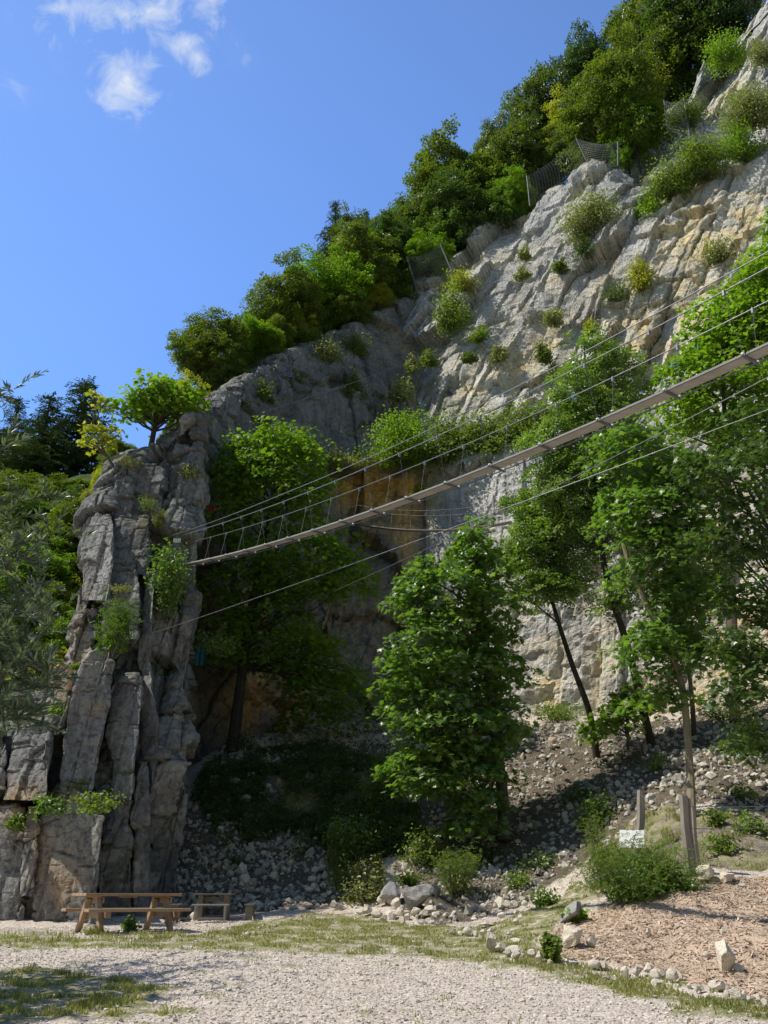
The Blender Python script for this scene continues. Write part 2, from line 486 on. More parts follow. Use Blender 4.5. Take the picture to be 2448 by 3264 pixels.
Z_SCREE = [gpoly([(165, 925), (205, 915), (260, 913), (340, 908), (352, 880), (320, 845), (300, 815), (270, 780), (275, 750), (380, 735), (500, 728), (600, 726), (768, 700), (900, 690), (900, 815), (760, 812), (690, 806), (640, 812), (600, 845), (560, 880), (520, 905), (440, 925), (400, 912), (405, 840), (350, 770), (270, 760), (205, 780), (170, 850)]), gpoly([(205, 775), (228, 744), (300, 734), (380, 720), (520, 718), (540, 735), (380, 745), (270, 765)])]

def axis(segs):
    a = []
    for lo, hi, st in segs: a += list(np.arange(lo, hi - 1e-6, st))
    return np.array(a + [segs[-1][1]])
gx = axis([(-400, -60, 40), (-60, -20, 5), (-20, -13, .5), (-13, 17, .085), (17, 24, .5), (24, 60, 5), (60, 400, 40)])
gy = axis([(-300, -20, 40), (-20, 8, 2), (8, 9, .25), (9, 26, .085), (26, 38, .11), (38, 44, .5), (44, 100, 8), (100, 700, 60)])
XX, YY = np.meshgrid(gx, gy)
P = np.stack([XX.ravel(), YY.ravel()], 1)
Z = ground_z(P)
P3 = np.concatenate([P, Z[:, None]], 1)
near = (P[:, 0] > -15) & (P[:, 0] < 20) & (P[:, 1] > 7) & (P[:, 1] < 42)
nz = fbm(P3 * np.array([.9, .9, 0]) + 3.3, 4)
nz2 = fbm(P3 * np.array([3.1, 3.1, 0]) + 8.1, 3)
def soft(polys, jit=.45):
    q = P + np.stack([fbm(P3 * [1.4, 1.4, 0] + 31, 4), fbm(P3 * [1.4, 1.4, 0] + 57, 4)], 1) * jit
    m = np.zeros(len(P), bool)
    for p in polys: m |= in_poly(q, p)
    return m.astype(float)
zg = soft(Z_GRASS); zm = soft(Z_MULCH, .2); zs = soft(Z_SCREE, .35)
# stray tufts in the gravel of the yard
tuft = sstep(nz + .5 * nz2, .55, .85) * (P[:, 1] < 21)
zg = np.maximum(zg * sstep(nz2 + .6, .05, .5), tuft * .8)
zg = zg * (1 - zm)
bank = soft([Z_GRASS[2]], .3); zg = zg * (1 - bank * (.25 + .75 * sstep(nz, -.1, .35))); zs = np.maximum(zs, bank * .8)
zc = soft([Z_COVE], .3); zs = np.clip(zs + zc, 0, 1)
wet = sstep(fbm(P3 * [.5, .5, 0] + 77, 3), .1, .5) * zs
Z = Z + near * (.012 * nz2 + .03 * nz + zs * (.10 * nz + .07 * nz2) + zm * (.05 * nz2 + .05 * nz) + zg * .02)
ny, nx = XX.shape
idx = np.arange(ny * nx).reshape(ny, nx)
quads = np.stack([idx[:-1, :-1], idx[:-1, 1:], idx[1:, 1:], idx[1:, :-1]], -1).reshape(-1, 4)

t = NT('ground'); co = t.coords('Object')
sep = t.n('ShaderNodeSeparateColor', {0: t.n('ShaderNodeVertexColor', layer_name='zone').outputs[0]})
n1 = t.noise(co, 9, 6, .7); n2 = t.noise(co, 38, 4, .7); n3 = t.noise(co, .8, 4); n4 = t.noise(co, 2.6, 5, .7)
vor = t.n('ShaderNodeTexVoronoi', {'Vector': co, 'Scale': 26.0})
vcol = t.n('ShaderNodeSeparateColor', {0: vor.outputs['Color']}).outputs[0]
g = t.ramp(vcol, [(0, (.38, .315, .26)), (.35, (.57, .485, .41)), (.7, (.66, .575, .49)), (1, (.76, .69, .61))])
g = t.mix(g, (.22, .18, .145), t.maprange(n1, .55, .35, 0, .45))
g = t.mix(g, (.50, .43, .35), t.maprange(n4, .5, .72, 0, .6))
gr = t.mix((.13, .16, .045), (.26, .25, .11), t.maprange(n1, .35, .65))
gr = t.mix(gr, (.42, .36, .25), t.maprange(n4, .42, .62, 0, .9))
mu = t.ramp(n2, [(.2, (.30, .21, .14)), (.45, (.49, .365, .265)), (.6, (.58, .455, .35)), (.8, (.69, .58, .46))])
mu = t.mix(mu, (.44, .35, .27), t.maprange(n3, .45, .65, 0, .7))
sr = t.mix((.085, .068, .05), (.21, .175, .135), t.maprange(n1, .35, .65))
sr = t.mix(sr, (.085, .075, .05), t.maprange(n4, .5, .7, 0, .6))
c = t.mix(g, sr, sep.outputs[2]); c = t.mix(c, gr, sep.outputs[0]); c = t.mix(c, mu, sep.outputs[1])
h = t.math('ADD', t.math('MULTIPLY', vor.outputs['Distance'], -.6), t.math('MULTIPLY', n2, .7))
M['ground'] = t.done(t.bsdf(c, .95, t.bump(h, .8, .04), .1))
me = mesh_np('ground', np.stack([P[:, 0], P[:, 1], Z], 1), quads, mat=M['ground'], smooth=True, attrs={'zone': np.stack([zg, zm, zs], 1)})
tag(link('ground', me), kind='structure')
_GZ = Z.reshape(ny, nx)
def surf_z(xy):
    """height of the built ground sheet"""
    xy = np.asarray(xy, float).reshape(-1, 2)
    i = np.clip(np.searchsorted(gx, xy[:, 0]) - 1, 0, nx - 2); j = np.clip(np.searchsorted(gy, xy[:, 1]) - 1, 0, ny - 2)
    u = np.clip((xy[:, 0] - gx[i]) / (gx[i + 1] - gx[i]), 0, 1); v = np.clip((xy[:, 1] - gy[j]) / (gy[j + 1] - gy[j]), 0, 1)
    return (_GZ[j, i] * (1 - u) * (1 - v) + _GZ[j, i + 1] * u * (1 - v) + _GZ[j + 1, i] * (1 - u) * v + _GZ[j + 1, i + 1] * u * v)
def GS(px, py, **k):
    q = G(px, py, **k); q[2] = surf_z(q[None, :2])[0]; return q

# ------------------------------------------------------------------ cliffs
def rotz(p, a):
    c, s = math.cos(a), math.sin(a)
    return np.stack([p[:, 0] * c - p[:, 1] * s, p[:, 0] * s + p[:, 1] * c, p[:, 2]], 1)

SHEAR = 0.0
def jointed(p, size, rot=.5, tilt=.5, seed=0.):
    p = p.copy(); p[:, 0] -= SHEAR * p[:, 2]
    """blocks of rock: height field value and crack mask for points p"""
    q = rotz(p, rot)
    q = q + .07 * np.stack([fbm(p * .8 + 5 + seed, 3), fbm(p * .8 + 25 + seed, 3), fbm(p * .8 + 45 + seed, 3)], 1) * np.array(size)
    q = q / np.array(size) + seed
    f1, f2, rid, vec = worley(q)
    gap = f2 - f1
    val = (rid[:, 3] - .5) + tilt * ((rid[:, :3] - .5) * vec).sum(1) * 2
    crack = 1 - sstep(gap, .0, .07)
    return val, crack

def _r1(i, s):
    x = np.sin(i * 127.1 + s * 311.7) * 43758.5453
    return x - np.floor(x)

def bricks(p, size, rot=.5, tilt=.5, seed=0.):
    """straight jointed blocks: bedding columns cut by staggered cross joints"""
    p = p.copy(); p[:, 0] -= SHEAR * p[:, 2]
    q = rotz(p, rot)
    q = q + .035 * np.stack([fbm(p * .9 + 5 + seed, 3), fbm(p * .9 + 25 + seed, 3), 2.5 * fbm(p * .7 + 45 + seed, 3)], 1) * np.array(size)
    sx, sy, sz = size
    x = q[:, 0] / sx; x = x + .33 * np.sin(x * 1.9 + seed) + .2 * np.sin(x * 4.3 + 2 * seed)
    cx = np.floor(x); fx = x - cx
    y = q[:, 1] / sy + _r1(cx, seed + 1); cy = np.floor(y)
    z = q[:, 2] / (sz * (.6 + .9 * _r1(cx + 17 * cy, seed + 2))) + 7 * _r1(cx + 5 * cy, seed + 3) + .22 * (_r1(cx + 3 * cy, seed + 9) - .5) * (fx - .5) * 2
    cz = np.floor(z); fz = z - cz
    k = cx * 7.13 + cy * 3.7 + cz * 1.37
    val = (_r1(k, seed + 4) - .5) + tilt * ((fx - .5) * (_r1(k, seed + 5) - .5) + (fz - .5) * (_r1(k, seed + 6) - .6)) * 1.5
    e = np.minimum(np.minimum(fx, 1 - fx) * sx, np.minimum(fz, 1 - fz) * sz * 1.2)
    # knocked-off corners
    cr = np.minimum(fx, 1 - fx) * sx + np.minimum(fz, 1 - fz) * sz
    val = val - .5 * sstep(.28 * _r1(k, seed + 8) * sx * 2, 0, 1) * np.clip(.3 * sx - cr, 0, 1) / (.3 * sx)
    return val, 1 - sstep(e, 0, .05)
JOINT = jointed

def loft(rows, ncol, nrow):
    A = np.array([[W(*q) if len(q) == 3 else np.array(q[3:]) for q in r] for r in rows])
    A = catmull(A, nrow)
    A = np.swapaxes(catmull(np.swapaxes(A, 0, 1), ncol), 0, 1)
    return A

def grid_normals(A):
    du = np.gradient(A, axis=1); dv = np.gradient(A, axis=0)
    n = np.cross(du, dv); n /= np.maximum(np.linalg.norm(n, axis=2), 1e-9)[..., None]
    return n

def grid_quads(nr, nc, off=0):
    i = np.arange(nr * nc).reshape(nr, nc) + off
    return np.stack([i[:-1, :-1], i[:-1, 1:], i[1:, 1:], i[1:, :-1]], -1).reshape(-1, 4)

def blobs(P, lst):
    """soft patches given where they sit on the face (x, y, radius x, radius y, strength)"""
    q = proj(P); out = np.zeros(len(P))
    for x, y, rx, ry, s in lst:
        out = np.maximum(out, s * np.exp(-(((q[:, 0] - x) / rx) ** 2 + ((q[:, 1] - y) / ry) ** 2)))
    return out

SAWS = [((.45, .1, .85), 2.1, .30), ((-.75, .2, .5), 1.5, .22), ((.9, .3, -.25), .8, .09), ((.2, .2, .9), .6, .06)]
def roughen(A, layers, fb=(.25, .6), fine=.06, saw=1.0, seed=0.):
    """push the sheet in and out along its normals with jointed blocks and fractal noise"""
    nr, nc, _ = A.shape
    P = A.reshape(-1, 3); N = grid_normals(A).reshape(-1, 3)
    d = np.zeros(len(P)); ck = np.zeros(len(P))
    for size, amp, rot, crack in layers:
        v, c = JOINT(P, size, rot, 1.0, seed)
        d += amp * v - crack * c
        ck = np.maximum(ck, c * min(1, crack * 6))
    d += fb[0] * fbm(P * fb[1] + seed, 5) + fine * fbm(P * 3.7 + seed, 4)
    wv = fbm(P * .55 + 3 + seed, 4); mk = .35 + .9 * sstep(fbm(P * .25 + 50 + seed, 3), -.3, .4)
    for dr, lam, am in SAWS:
        x = P @ np.array(dr) / lam + .55 * wv + seed
        fr = x - np.floor(x)
        d += saw * am * mk * (np.where(fr < .86, fr / .86, (1 - fr) / .14) - .5)
    ridg = 1 - np.abs(fbm(P * np.array([1.3, 1.3, .7]) + 9 + seed, 3))
    d += fine * 1.5 * (ridg - .7)
    Q = P + N * d[:, None]
    return Q, N, d, ck

def cliff(name, rows, ncol, nrow, layers, mat, ochre=(), moss=0.2, mossb=(), darkb=(), seed=0., fb=(.25, .6), fine=.06, saw=1.0):
    A = loft(rows, ncol, nrow)
    Q, N, d, ck = roughen(A, layers, fb, fine, saw, seed=seed)
    nr, nc, _ = A.shape
    B = Q.reshape(nr, nc, 3); NN = grid_normals(B).reshape(-1, 3)
    up = sstep(NN[:, 2], .35, .75)
    oc = blobs(Q, ochre) if len(ochre) else np.zeros(len(Q))
    ms = np.clip(up * moss * 3 + (blobs(Q, mossb) if len(mossb) else 0), 0, 1)
    rk = np.stack([oc, np.maximum(ck * .8, blobs(Q, darkb) if len(darkb) else 0), ms], 1)  # crack channel also carries the painted dark patches of darkb
    me = mesh_np(name, Q, grid_quads(nr, nc), mat=mat, smooth=False, attrs={'rk': rk})
    tag(link(name, me), kind='structure')
    return B

JS = [((1.6, 3.0, 4.5), .75, .5, .14), ((.6, 1.0, 1.4), .22, .4, .06)]
# lower quarry wall, lit, running from the gully towards the viewer on the right
wall_rows = [
    [(422, 735, 41.5), (450, 733, 39.8), (482, 731, 38.2), (540, 733, 36.4), (620, 728, 34.8), (700, 722, 33.2), (790, 705, 31.3), (920, 690, 29)],
    [(424, 640, 41.6), (450, 640, 40), (484, 640, 38.4), (545, 630, 36.7), (625, 620, 35), (705, 610, 33.5), (795, 600, 31.6), (925, 590, 29.3)],
    [(424, 545, 41.8), (450, 545, 40.2), (486, 545, 38.7), (548, 540, 37), (630, 520, 35.4), (710, 500, 33.9), (800, 480, 32), (930, 460, 29.7)],
    [(424, 470, 42), (452, 462, 40.6), (488, 460, 39.2), (550, 446, 37.6), (635, 420, 36), (715, 385, 34.5), (805, 340, 32.6), (935, 300, 30.3)],
    [(424, 448, 43.2), (454, 446, 42), (490, 444, 41), (552, 428, 39.6), (640, 398, 38), (720, 360, 36.5), (810, 315, 34.6), (940, 275, 32.3)],
    [(418, 430, 47), (452, 430, 46), (492, 425, 45), (556, 410, 43.6), (645, 380, 42), (726, 340, 40.5), (815, 290, 38.6), (945, 250, 36)],
]
SHEAR = .10; JOINT = bricks
B_WALL = cliff('quarry_wall', wall_rows, 320, 300, [((2.8, 3.4, 6), .40, .5, .06), ((1.0, 1.1, 1.8), .10, .4, .025)], M['rock_wall'], seed=2.2, fb=(.14, .6), fine=.03, saw=.4,
      ochre=[(547, 690, 14, 40, 1.0), (556, 650, 14, 30, .6), (600, 660, 18, 60, .7), (660, 700, 20, 40, .7), (720, 560, 40, 120, .55), (640, 470, 30, 40, .5), (700, 700, 16, 30, .8), (430, 500, 9, 40, .9), (590, 590, 30, 40, .4), (740, 640, 40, 90, .8)], moss=.25)
# upper wall above the ledge, leaning back, netted in its middle
up_rows = [
    [(392, 440, 47), (425, 436, 45.5), (455, 432, 44), (520, 420, 42.5), (575, 405, 41), (640, 385, 39.6), (705, 345, 38.2), (775, 300, 36.7), (880, 260, 34)],
    [(392, 395, 48.5), (425, 390, 47), (455, 385, 45), (520, 375, 43.2), (575, 360, 41.6), (640, 335, 40), (705, 295, 38.6), (775, 250, 37), (880, 200, 34.4)],
    [(392, 345, 50.5), (425, 340, 49), (458, 330, 46.8), (520, 318, 44.6), (578, 300, 42.6), (640, 275, 40.8), (705, 240, 39.4), (775, 200, 37.8), (880, 150, 35)],
    [(392, 312, 52.5), (428, 300, 51), (468, 280, 49.3), (528, 262, 46.8), (582, 240, 44.4), (642, 218, 42.4), (706, 190, 40.8), (776, 155, 39), (880, 100, 36)],
    [(392, 302, 54), (436, 279, 53), (484, 245, 52), (540, 216, 49.8), (588, 176, 47.3), (645, 190, 45), (708, 170, 43), (778, 135, 41), (880, 85, 38)],
    [(394, 299, 58), (438, 276, 57), (488, 240, 56), (544, 211, 54), (592, 171, 51), (648, 178, 49.5), (712, 150, 47.5), (780, 112, 45), (880, 65, 41.5)],
    [(396, 310, 64), (440, 288, 63), (490, 250, 62), (548, 222, 60), (600, 150, 56), (662, 120, 53), (720, 60, 50), (785, -20, 47.5), (880, -70, 44)],
]
SHEAR = .45; JOINT = bricks
B_UP = cliff('upper_rock_face', up_rows, 340, 320, [((3.6, 5.0, 6.5), 1.25, .5, .14), ((1.2, 1.8, 2.2), .34, .4, .07)], M['rock_wall'], seed=6.1,
      ochre=[(690, 235, 34, 50, 1.0), (640, 330, 36, 46, .9), (735, 300, 30, 40, .7), (545, 345, 20, 24, 1.0), (520, 370, 26, 20, .9), (662, 250, 14, 60, .7), (600, 300, 16, 40, .45), (560, 300, 20, 40, .35), (705, 320, 20, 30, .9), (740, 180, 14, 20, .5), (470, 385, 20, 30, .7), (450, 275, 12, 12, .8), (735, 215, 30, 40, .8), (690, 290, 30, 50, .7), (610, 270, 14, 40, .5), (740, 250, 14, 30, .5)], moss=.5, fb=(.22, .3), fine=.018, saw=.4, darkb=[(597, 318, 4.5, 10, 1.3), (655, 322, 3, 8, .9), (590, 270, 14, 8, .6), (430, 375, 10, 30, .7), (448, 405, 14, 10, .5)])  # darkb: shade inside the little cave hole painted as colour, plus other dark patches
SHEAR = 0.12; JOINT = bricks
# the dark bedding plane at the back, the right flank of the fin ridge
bk_rows = [
    [(178, 530, 29.8), (215, 512, 33.6), (265, 500, 38), (318, 480, 42), (366, 470, 44), (402, 460, 45.2), (436, 450, 46)],
    [(180, 490, 30.3), (215, 470, 34), (265, 452, 38.6), (318, 430, 42.6), (366, 420, 44.6), (400, 420, 46.4), (436, 420, 47.5)],
    [(180, 458, 30.8), (214, 434, 34.4), (262, 410, 39), (312, 385, 43.2), (360, 370, 45.6), (396, 370, 47.6), (436, 360, 49.5)],
    [(178, 442, 31.2), (208, 414, 34.7), (259, 376, 39.4), (306, 352, 43.8), (352, 334, 46.8), (392, 318, 49.6), (436, 300, 52.5)],
    [(178, 437, 31.8), (206, 408, 35.2), (259, 371, 40), (306, 347, 44.4), (352, 329, 47.4), (392, 306, 50.6), (438, 284, 54)],
    [(178, 436, 34), (204, 406, 37.6), (256, 368, 42.4), (304, 344, 47), (350, 326, 50), (392, 302, 54), (440, 280, 58)],
    [(176, 455, 39), (200, 424, 43), (252, 386, 48), (300, 362, 52), (348, 344, 56), (392, 322, 60), (440, 298, 64)],
]
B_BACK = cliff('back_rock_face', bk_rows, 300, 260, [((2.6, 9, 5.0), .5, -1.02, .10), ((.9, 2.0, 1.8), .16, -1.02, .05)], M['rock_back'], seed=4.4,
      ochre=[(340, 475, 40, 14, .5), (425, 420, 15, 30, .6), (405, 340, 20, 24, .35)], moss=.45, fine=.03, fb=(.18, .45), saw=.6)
# lower back of the cove, hollowed, rust coloured, in shade
cv_rows = [
    [(130, 935, 28.4), (172, 872, 31.5), (192, 806, 33.4), (222, 756, 34.6), (268, 742, 36.6), (318, 738, 38), (372, 732, 39), (440, 726, 40.6)],
    [(130, 800, 29), (172, 770, 32), (194, 720, 34.2), (226, 690, 35.6), (270, 680, 38), (320, 676, 39.4), (372, 676, 40.4), (440, 676, 41.2)],
    [(135, 690, 30), (176, 670, 32.6), (200, 640, 35), (232, 615, 36.8), (275, 605, 39.4), (322, 600, 40.8), (374, 600, 41.8), (440, 600, 42)],
    [(145, 590, 30.4), (180, 570, 33), (204, 545, 35.4), (238, 525, 37.2), (280, 515, 40.2), (325, 515, 42), (376, 520, 43.2), (440, 530, 43)],
    [(150, 530, 31), (186, 512, 33.4), (210, 500, 35.4), (244, 490, 37.6), (284, 483, 40.6), (328, 474, 42.4), (378, 472, 42.6), (436, 470, 42.6)],
    [(155, 515, 32), (190, 500, 34), (214, 490, 35.8), (246, 480, 38.4), (286, 471, 41.6), (330, 461, 42.2), (380, 460, 42.4), (434, 455, 43.2)],
    [(160, 520, 34), (196, 498, 36), (218, 488, 38), (248, 478, 41), (288, 469, 44.5), (332, 456, 46.6), (382, 452, 47.6), (434, 445, 48)],
]
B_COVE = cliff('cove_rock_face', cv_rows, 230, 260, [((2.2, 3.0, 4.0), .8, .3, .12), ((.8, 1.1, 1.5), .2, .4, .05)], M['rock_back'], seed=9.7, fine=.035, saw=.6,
      ochre=[(388, 492, 34, 34, 1.6), (360, 485, 30, 26, 1.3), (405, 530, 14, 30, 1.3), (270, 690, 60, 45, .9), (240, 625, 30, 30, .9), (412, 560, 14, 20, .7), (360, 600, 60, 70, .35)], moss=.2, darkb=[(205, 600, 22, 130, 1.0), (200, 760, 20, 90, .8)])  # darkb: deep shade at the cove's left side painted into the rock colour
# ------------------------------------------------------------------ the rock fin on the left
fin_prof = [  # y, left edge, right edge
    (935, -110, 150), (900, -110, 150), (860, -105, 152), (820, -95, 160), (780, -80, 176), (745, -50, 184), (720, -8, 186), (695, 26, 184), (672, 56, 186), (650, 70, 187),
    (622, 77, 189), (590, 81, 192), (556, 83, 196), (528, 84, 199), (505, 92, 200), (486, 104, 200), (470, 116, 201), (458, 134, 201), (448, 152, 202), (438, 164, 203), (426, 176, 203), (417, 190, 204)]
fin_rows = []
for y, l, r in fin_prof:
    Y = 24.35 + 3.4 * ((935 - y) / 510) ** 1.6
    row = [(l + 10, y + 2, Y + 6.5), (l + 1, y, Y + 2.2)]
    for k in range(7):
        f = k / 6
        row.append((l + (r - l) * f, y, Y + .25 * math.sin(f * 9 + y * .02) + (.5 if k in (0, 6) else 0)))
    row += [(r, y, Y + 2.4), (r + 1, y, Y + 6.2)]
    fin_rows.append(row)
y, l, r = fin_prof[-1]
fin_rows.append([(q[0] + 2, q[1] + 3, q[2] + 4.5) for q in fin_rows[-1]])
A = loft(fin_rows, 230, 420)
Q, N, d, ck = roughen(A, [((.95, 3.0, 1.5), .60, -.25, .14), ((.42, 1.2, .65), .13, -.2, .04)], (.08, .8), .02, .25, seed=12.3)
NN = grid_normals(Q.reshape(A.shape)).reshape(-1, 3)
FIN_V = [Q]; FIN_F = [grid_quads(420, 230)]; FIN_RK = []
def rk_of(P, NN, ck, ochre, moss, mossb):
    up = sstep(NN[:, 2], .3, .7)
    return np.stack([blobs(P, ochre), ck * .85, np.clip(up * moss + (blobs(P, mossb) if mossb else 0), 0, 1)], 1)
FIN_O = [(14, 806, 36, 20, .8), (60, 690, 12, 26, .55), (94, 708, 9, 8, .9), (60, 890, 30, 40, .55), (40, 850, 14, 60, .5), (80, 640, 10, 60, .5), (140, 520, 20, 20, .25)]
FIN_M = [(80, 785, 30, 9, .9), (125, 770, 14, 10, .8), (150, 520, 14, 12, .8), (130, 470, 20, 8, .6), (120, 850, 22, 40, .35), (30, 718, 30, 6, .7), (115, 592, 14, 5, 1.0)]
FIN_RK.append(rk_of(Q, NN, ck, FIN_O, .7, FIN_M))
B_FIN = Q.reshape(A.shape)
_off = len(Q)

def slab(poly, Yf, lean=0., deep=3.0, twist=0., nu=64, nv=130, seed=0., rough=1.0, yaw=0.):
    """an upright plate of rock: poly = rows (y, left, right) from the bottom up, front face at Yf"""
    global _off
    rows = []
    rj = np.random.default_rng(int(seed * 100))
    P_ = np.array(poly, float); k_ = 3 * (len(P_) - 1) + 1
    P_ = np.stack([np.interp(np.linspace(0, len(P_) - 1, k_), np.arange(len(P_)), P_[:, c_]) for c_ in range(3)], 1)
    P_[1:, 1:] += rj.normal(size=(k_ - 1, 2)) * .55 * (.6 + .5 * rough)
    poly = [tuple(q) for q in P_]
    n = len(poly)
    for i, (y, l, r) in enumerate(poly):
        Y = Yf + lean * i / (n - 1)
        w = r - l
        yl, yr = -yaw / 2, yaw / 2
        rows.append([(l + .10 * w, y, Y + deep + yl), (l + .01 * w, y, Y + .8 + yl), (l, y, Y + .12 + yl), (l + .03 * w, y, Y + yl), (l + .35 * w, y, Y + .3 * yl), (l + .65 * w, y, Y + .3 * yr), (l + .97 * w, y, Y + yr), (r, y, Y + .12 + yr), (r - .01 * w, y, Y + .8 + yr), (r - .10 * w, y, Y + deep + yr)])
    rows.append([(a, b + 1, c + .5) for a, b, c in rows[-1]])
    rows.append([(a, b + 4, c + deep) for a, b, c in rows[-2]])
    A = loft(rows, nu, nv)
    Q, N, d, ck = roughen(A, [((1.0, 2.0, 1.7), .13 * rough ** 1.5, -.2, .06), ((.38, .7, .55), .045 * rough ** 2, -.2, .02)], (.03 * rough, 1.0), .014, .10 * rough, seed=seed)
    NN = grid_normals(Q.reshape(A.shape)).reshape(-1, 3)
    FIN_V.append(Q); FIN_F.append(grid_quads(nv, nu, _off)); _off += len(Q)
    FIN_RK.append(rk_of(Q, NN, ck * .6, FIN_O, .5, FIN_M))

slab([(792, 60, 92), (775, 60, 95), (740, 63, 102), (705, 70, 110), (680, 76, 112), (662, 82, 113), (652, 90, 112), (648, 98, 108)], 23.75, .7, 3, seed=1.1, rough=.6, yaw=.25)                 # tall dark plate
slab([(800, 112, 131), (765, 113, 134), (735, 106, 138), (705, 109, 141), (688, 112, 142), (678, 116, 141), (674, 122, 138)], 24.2, .6, 3, seed=2.7, rough=.75, yaw=-.3)                               # plate beside it
slab([(800, 128, 150), (755, 138, 156), (720, 140, 158), (690, 139, 152), (660, 140, 150), (620, 141, 151), (590, 143, 154), (575, 146, 153)], 24.5, .9, 3, seed=3.3, rough=.9, yaw=-.3)           # narrow tall rib
slab([(935, 133, 151), (880, 133, 149), (830, 134, 147), (790, 135, 149), (770, 138, 149), (761, 142, 147)], 24.15, .3, 2.5, seed=4.9)                                            # low narrow rib
slab([(935, 150, 176), (860, 152, 178), (810, 156, 183), (770, 158, 186), (740, 160, 186), (718, 163, 184), (708, 170, 180)], 25.6, .8, 3, seed=5.2)                           # far right rib
slab([(938, 32, 97), (900, 33, 97), (870, 34, 98), (840, 37, 100), (818, 40, 103), (806, 44, 98), (793, 51, 82), (783, 56, 66)], 23.3, .7, 3, seed=6.4, rough=.45, yaw=-.5)     # big flat low plate
slab([(938, 97, 133), (880, 99, 132), (850, 101, 131), (825, 104, 130), (806, 106, 130), (794, 112, 128)], 24.0, .5, 2.5, seed=7.5, rough=1.5)                                  # mossy rough block
slab([(896, 24, 33), (870, 22, 35), (845, 24, 37), (825, 25, 38), (812, 27, 36), (806, 29, 34)], 23.5, .4, 2, seed=8.6)                                                        # small pillar
slab([(938, -40, 22), (890, -40, 21), (850, -40, 23), (825, -38, 24), (812, -30, 22), (807, -20, 14)], 23.6, .4, 3, seed=9.1, rough=1.1)                                          # low left block
slab([(800, 6, 46), (775, 7, 48), (750, 9, 49), (735, 12, 50), (726, 16, 44), (722, 22, 36)], 23.5, .5, 3, seed=10.4, rough=1.2, yaw=-.7)                                                  # pale knob
slab([(790, -50, 4), (760, -50, 6), (745, -46, 5), (735, -40, 2)], 23.9, .3, 3, seed=11.7, rough=1.2)
slab([(735, 50, 60), (700, 52, 68), (680, 54, 70), (672, 56, 68), (668, 58, 66)], 24.6, .4, 2, seed=13.2, rough=.8)                                                              # arched plate
slab([(672, 70, 93), (650, 72, 94), (632, 74, 97), (620, 78, 96), (612, 82, 93)], 24.9, .4, 2.5, seed=14.9, rough=1.4)
# blocky tower above
slab([(600, 82, 108), (570, 83, 112), (545, 84, 113), (528, 88, 113), (518, 93, 112), (514, 98, 108)], 25.2, .5, 3, seed=16.5, rough=.9, yaw=-.6)
slab([(575, 112, 146), (550, 113, 148), (530, 114, 149), (520, 116, 149), (516, 122, 147)], 25.6, .4, 3, seed=18.1, rough=1.1)
slab([(640, 98, 136), (620, 100, 138), (600, 102, 140), (585, 104, 139), (572, 106, 136), (566, 112, 132)], 25.0, .5, 3, seed=19.8, rough=1.0, yaw=-.4)
slab([(800, 150, 182), (740, 152, 186), (690, 154, 187), (640, 156, 190), (590, 158, 192), (550, 160, 196), (520, 162, 198), (500, 165, 198), (488, 172, 197), (482, 180, 195)], 26.6, .9, 3, seed=21.3, rough=.7, nv=240)   # tall smooth flank
slab([(540, 112, 130), (520, 112, 131), (500, 114, 132), (488, 117, 131), (480, 120, 130)], 26.3, .4, 3, seed=23.3, rough=1.3)
slab([(520, 130, 160), (500, 132, 162), (484, 136, 163), (472, 140, 162), (466, 146, 158)], 26.6, .4, 3, seed=24.4, rough=1.4)
slab([(505, 160, 200), (485, 161, 201), (468, 163, 202), (455, 166, 201), (448, 172, 198)], 27.0, .4, 3, seed=25.9, rough=1.5)
slab([(470, 152, 176), (455, 152, 178), (443, 156, 177), (436, 161, 174)], 27.4, .4, 3, seed=27.1, rough=1.4)
slab([(470, 172, 188), (452, 172, 189), (440, 174, 188), (433, 178, 186)], 27.9, .3, 3, seed=28.8, rough=1.2)
slab([(474, 184, 200), (450, 186, 201), (438, 188, 202), (432, 192, 201)], 28.2, .4, 3, seed=30.8, rough=1.2)
# thin broken plates standing along the crest where the fin runs up into the ridge
_cr = np.array([(196, 419, 32.5), (207, 409, 34.5), (222, 397, 36.5), (240, 385, 38.6), (259, 373, 40.6), (283, 361, 42.8), (306, 350, 45.0), (330, 341, 47), (352, 332, 49)])
_rc = np.random.default_rng(77)
for k in range(26):
    f = (k + .5) / 26 * (len(_cr) - 1); a = int(f); q = _cr[a] + (_cr[min(a + 1, len(_cr) - 1)] - _cr[a]) * (f - a)
    wd = 8 + 9 * _rc.random(); hh = 14 + 16 * _rc.random(); tp = q[1] - 1 - 6 * _rc.random() + .0
    x = q[0] + _rc.normal() * 2
    slab([(tp + hh, x - wd * .6, x + wd * .5), (tp + hh * .6, x - wd * .55, x + wd * .5), (tp + hh * .25, x - wd * .45, x + wd * .5), (tp + hh * .08, x - wd * .3, x + wd * .45), (tp, x, x + wd * .4)], q[2] - 1.2, .5, 2.2, seed=40 + k * .7, rough=1.1, nu=26, nv=40)
me = mesh_np('rock_fin', np.concatenate(FIN_V), np.concatenate(FIN_F), mat=M['rock_fin'], attrs={'rk': np.concatenate(FIN_RK)})
tag(link('rock_fin', me), kind='structure')

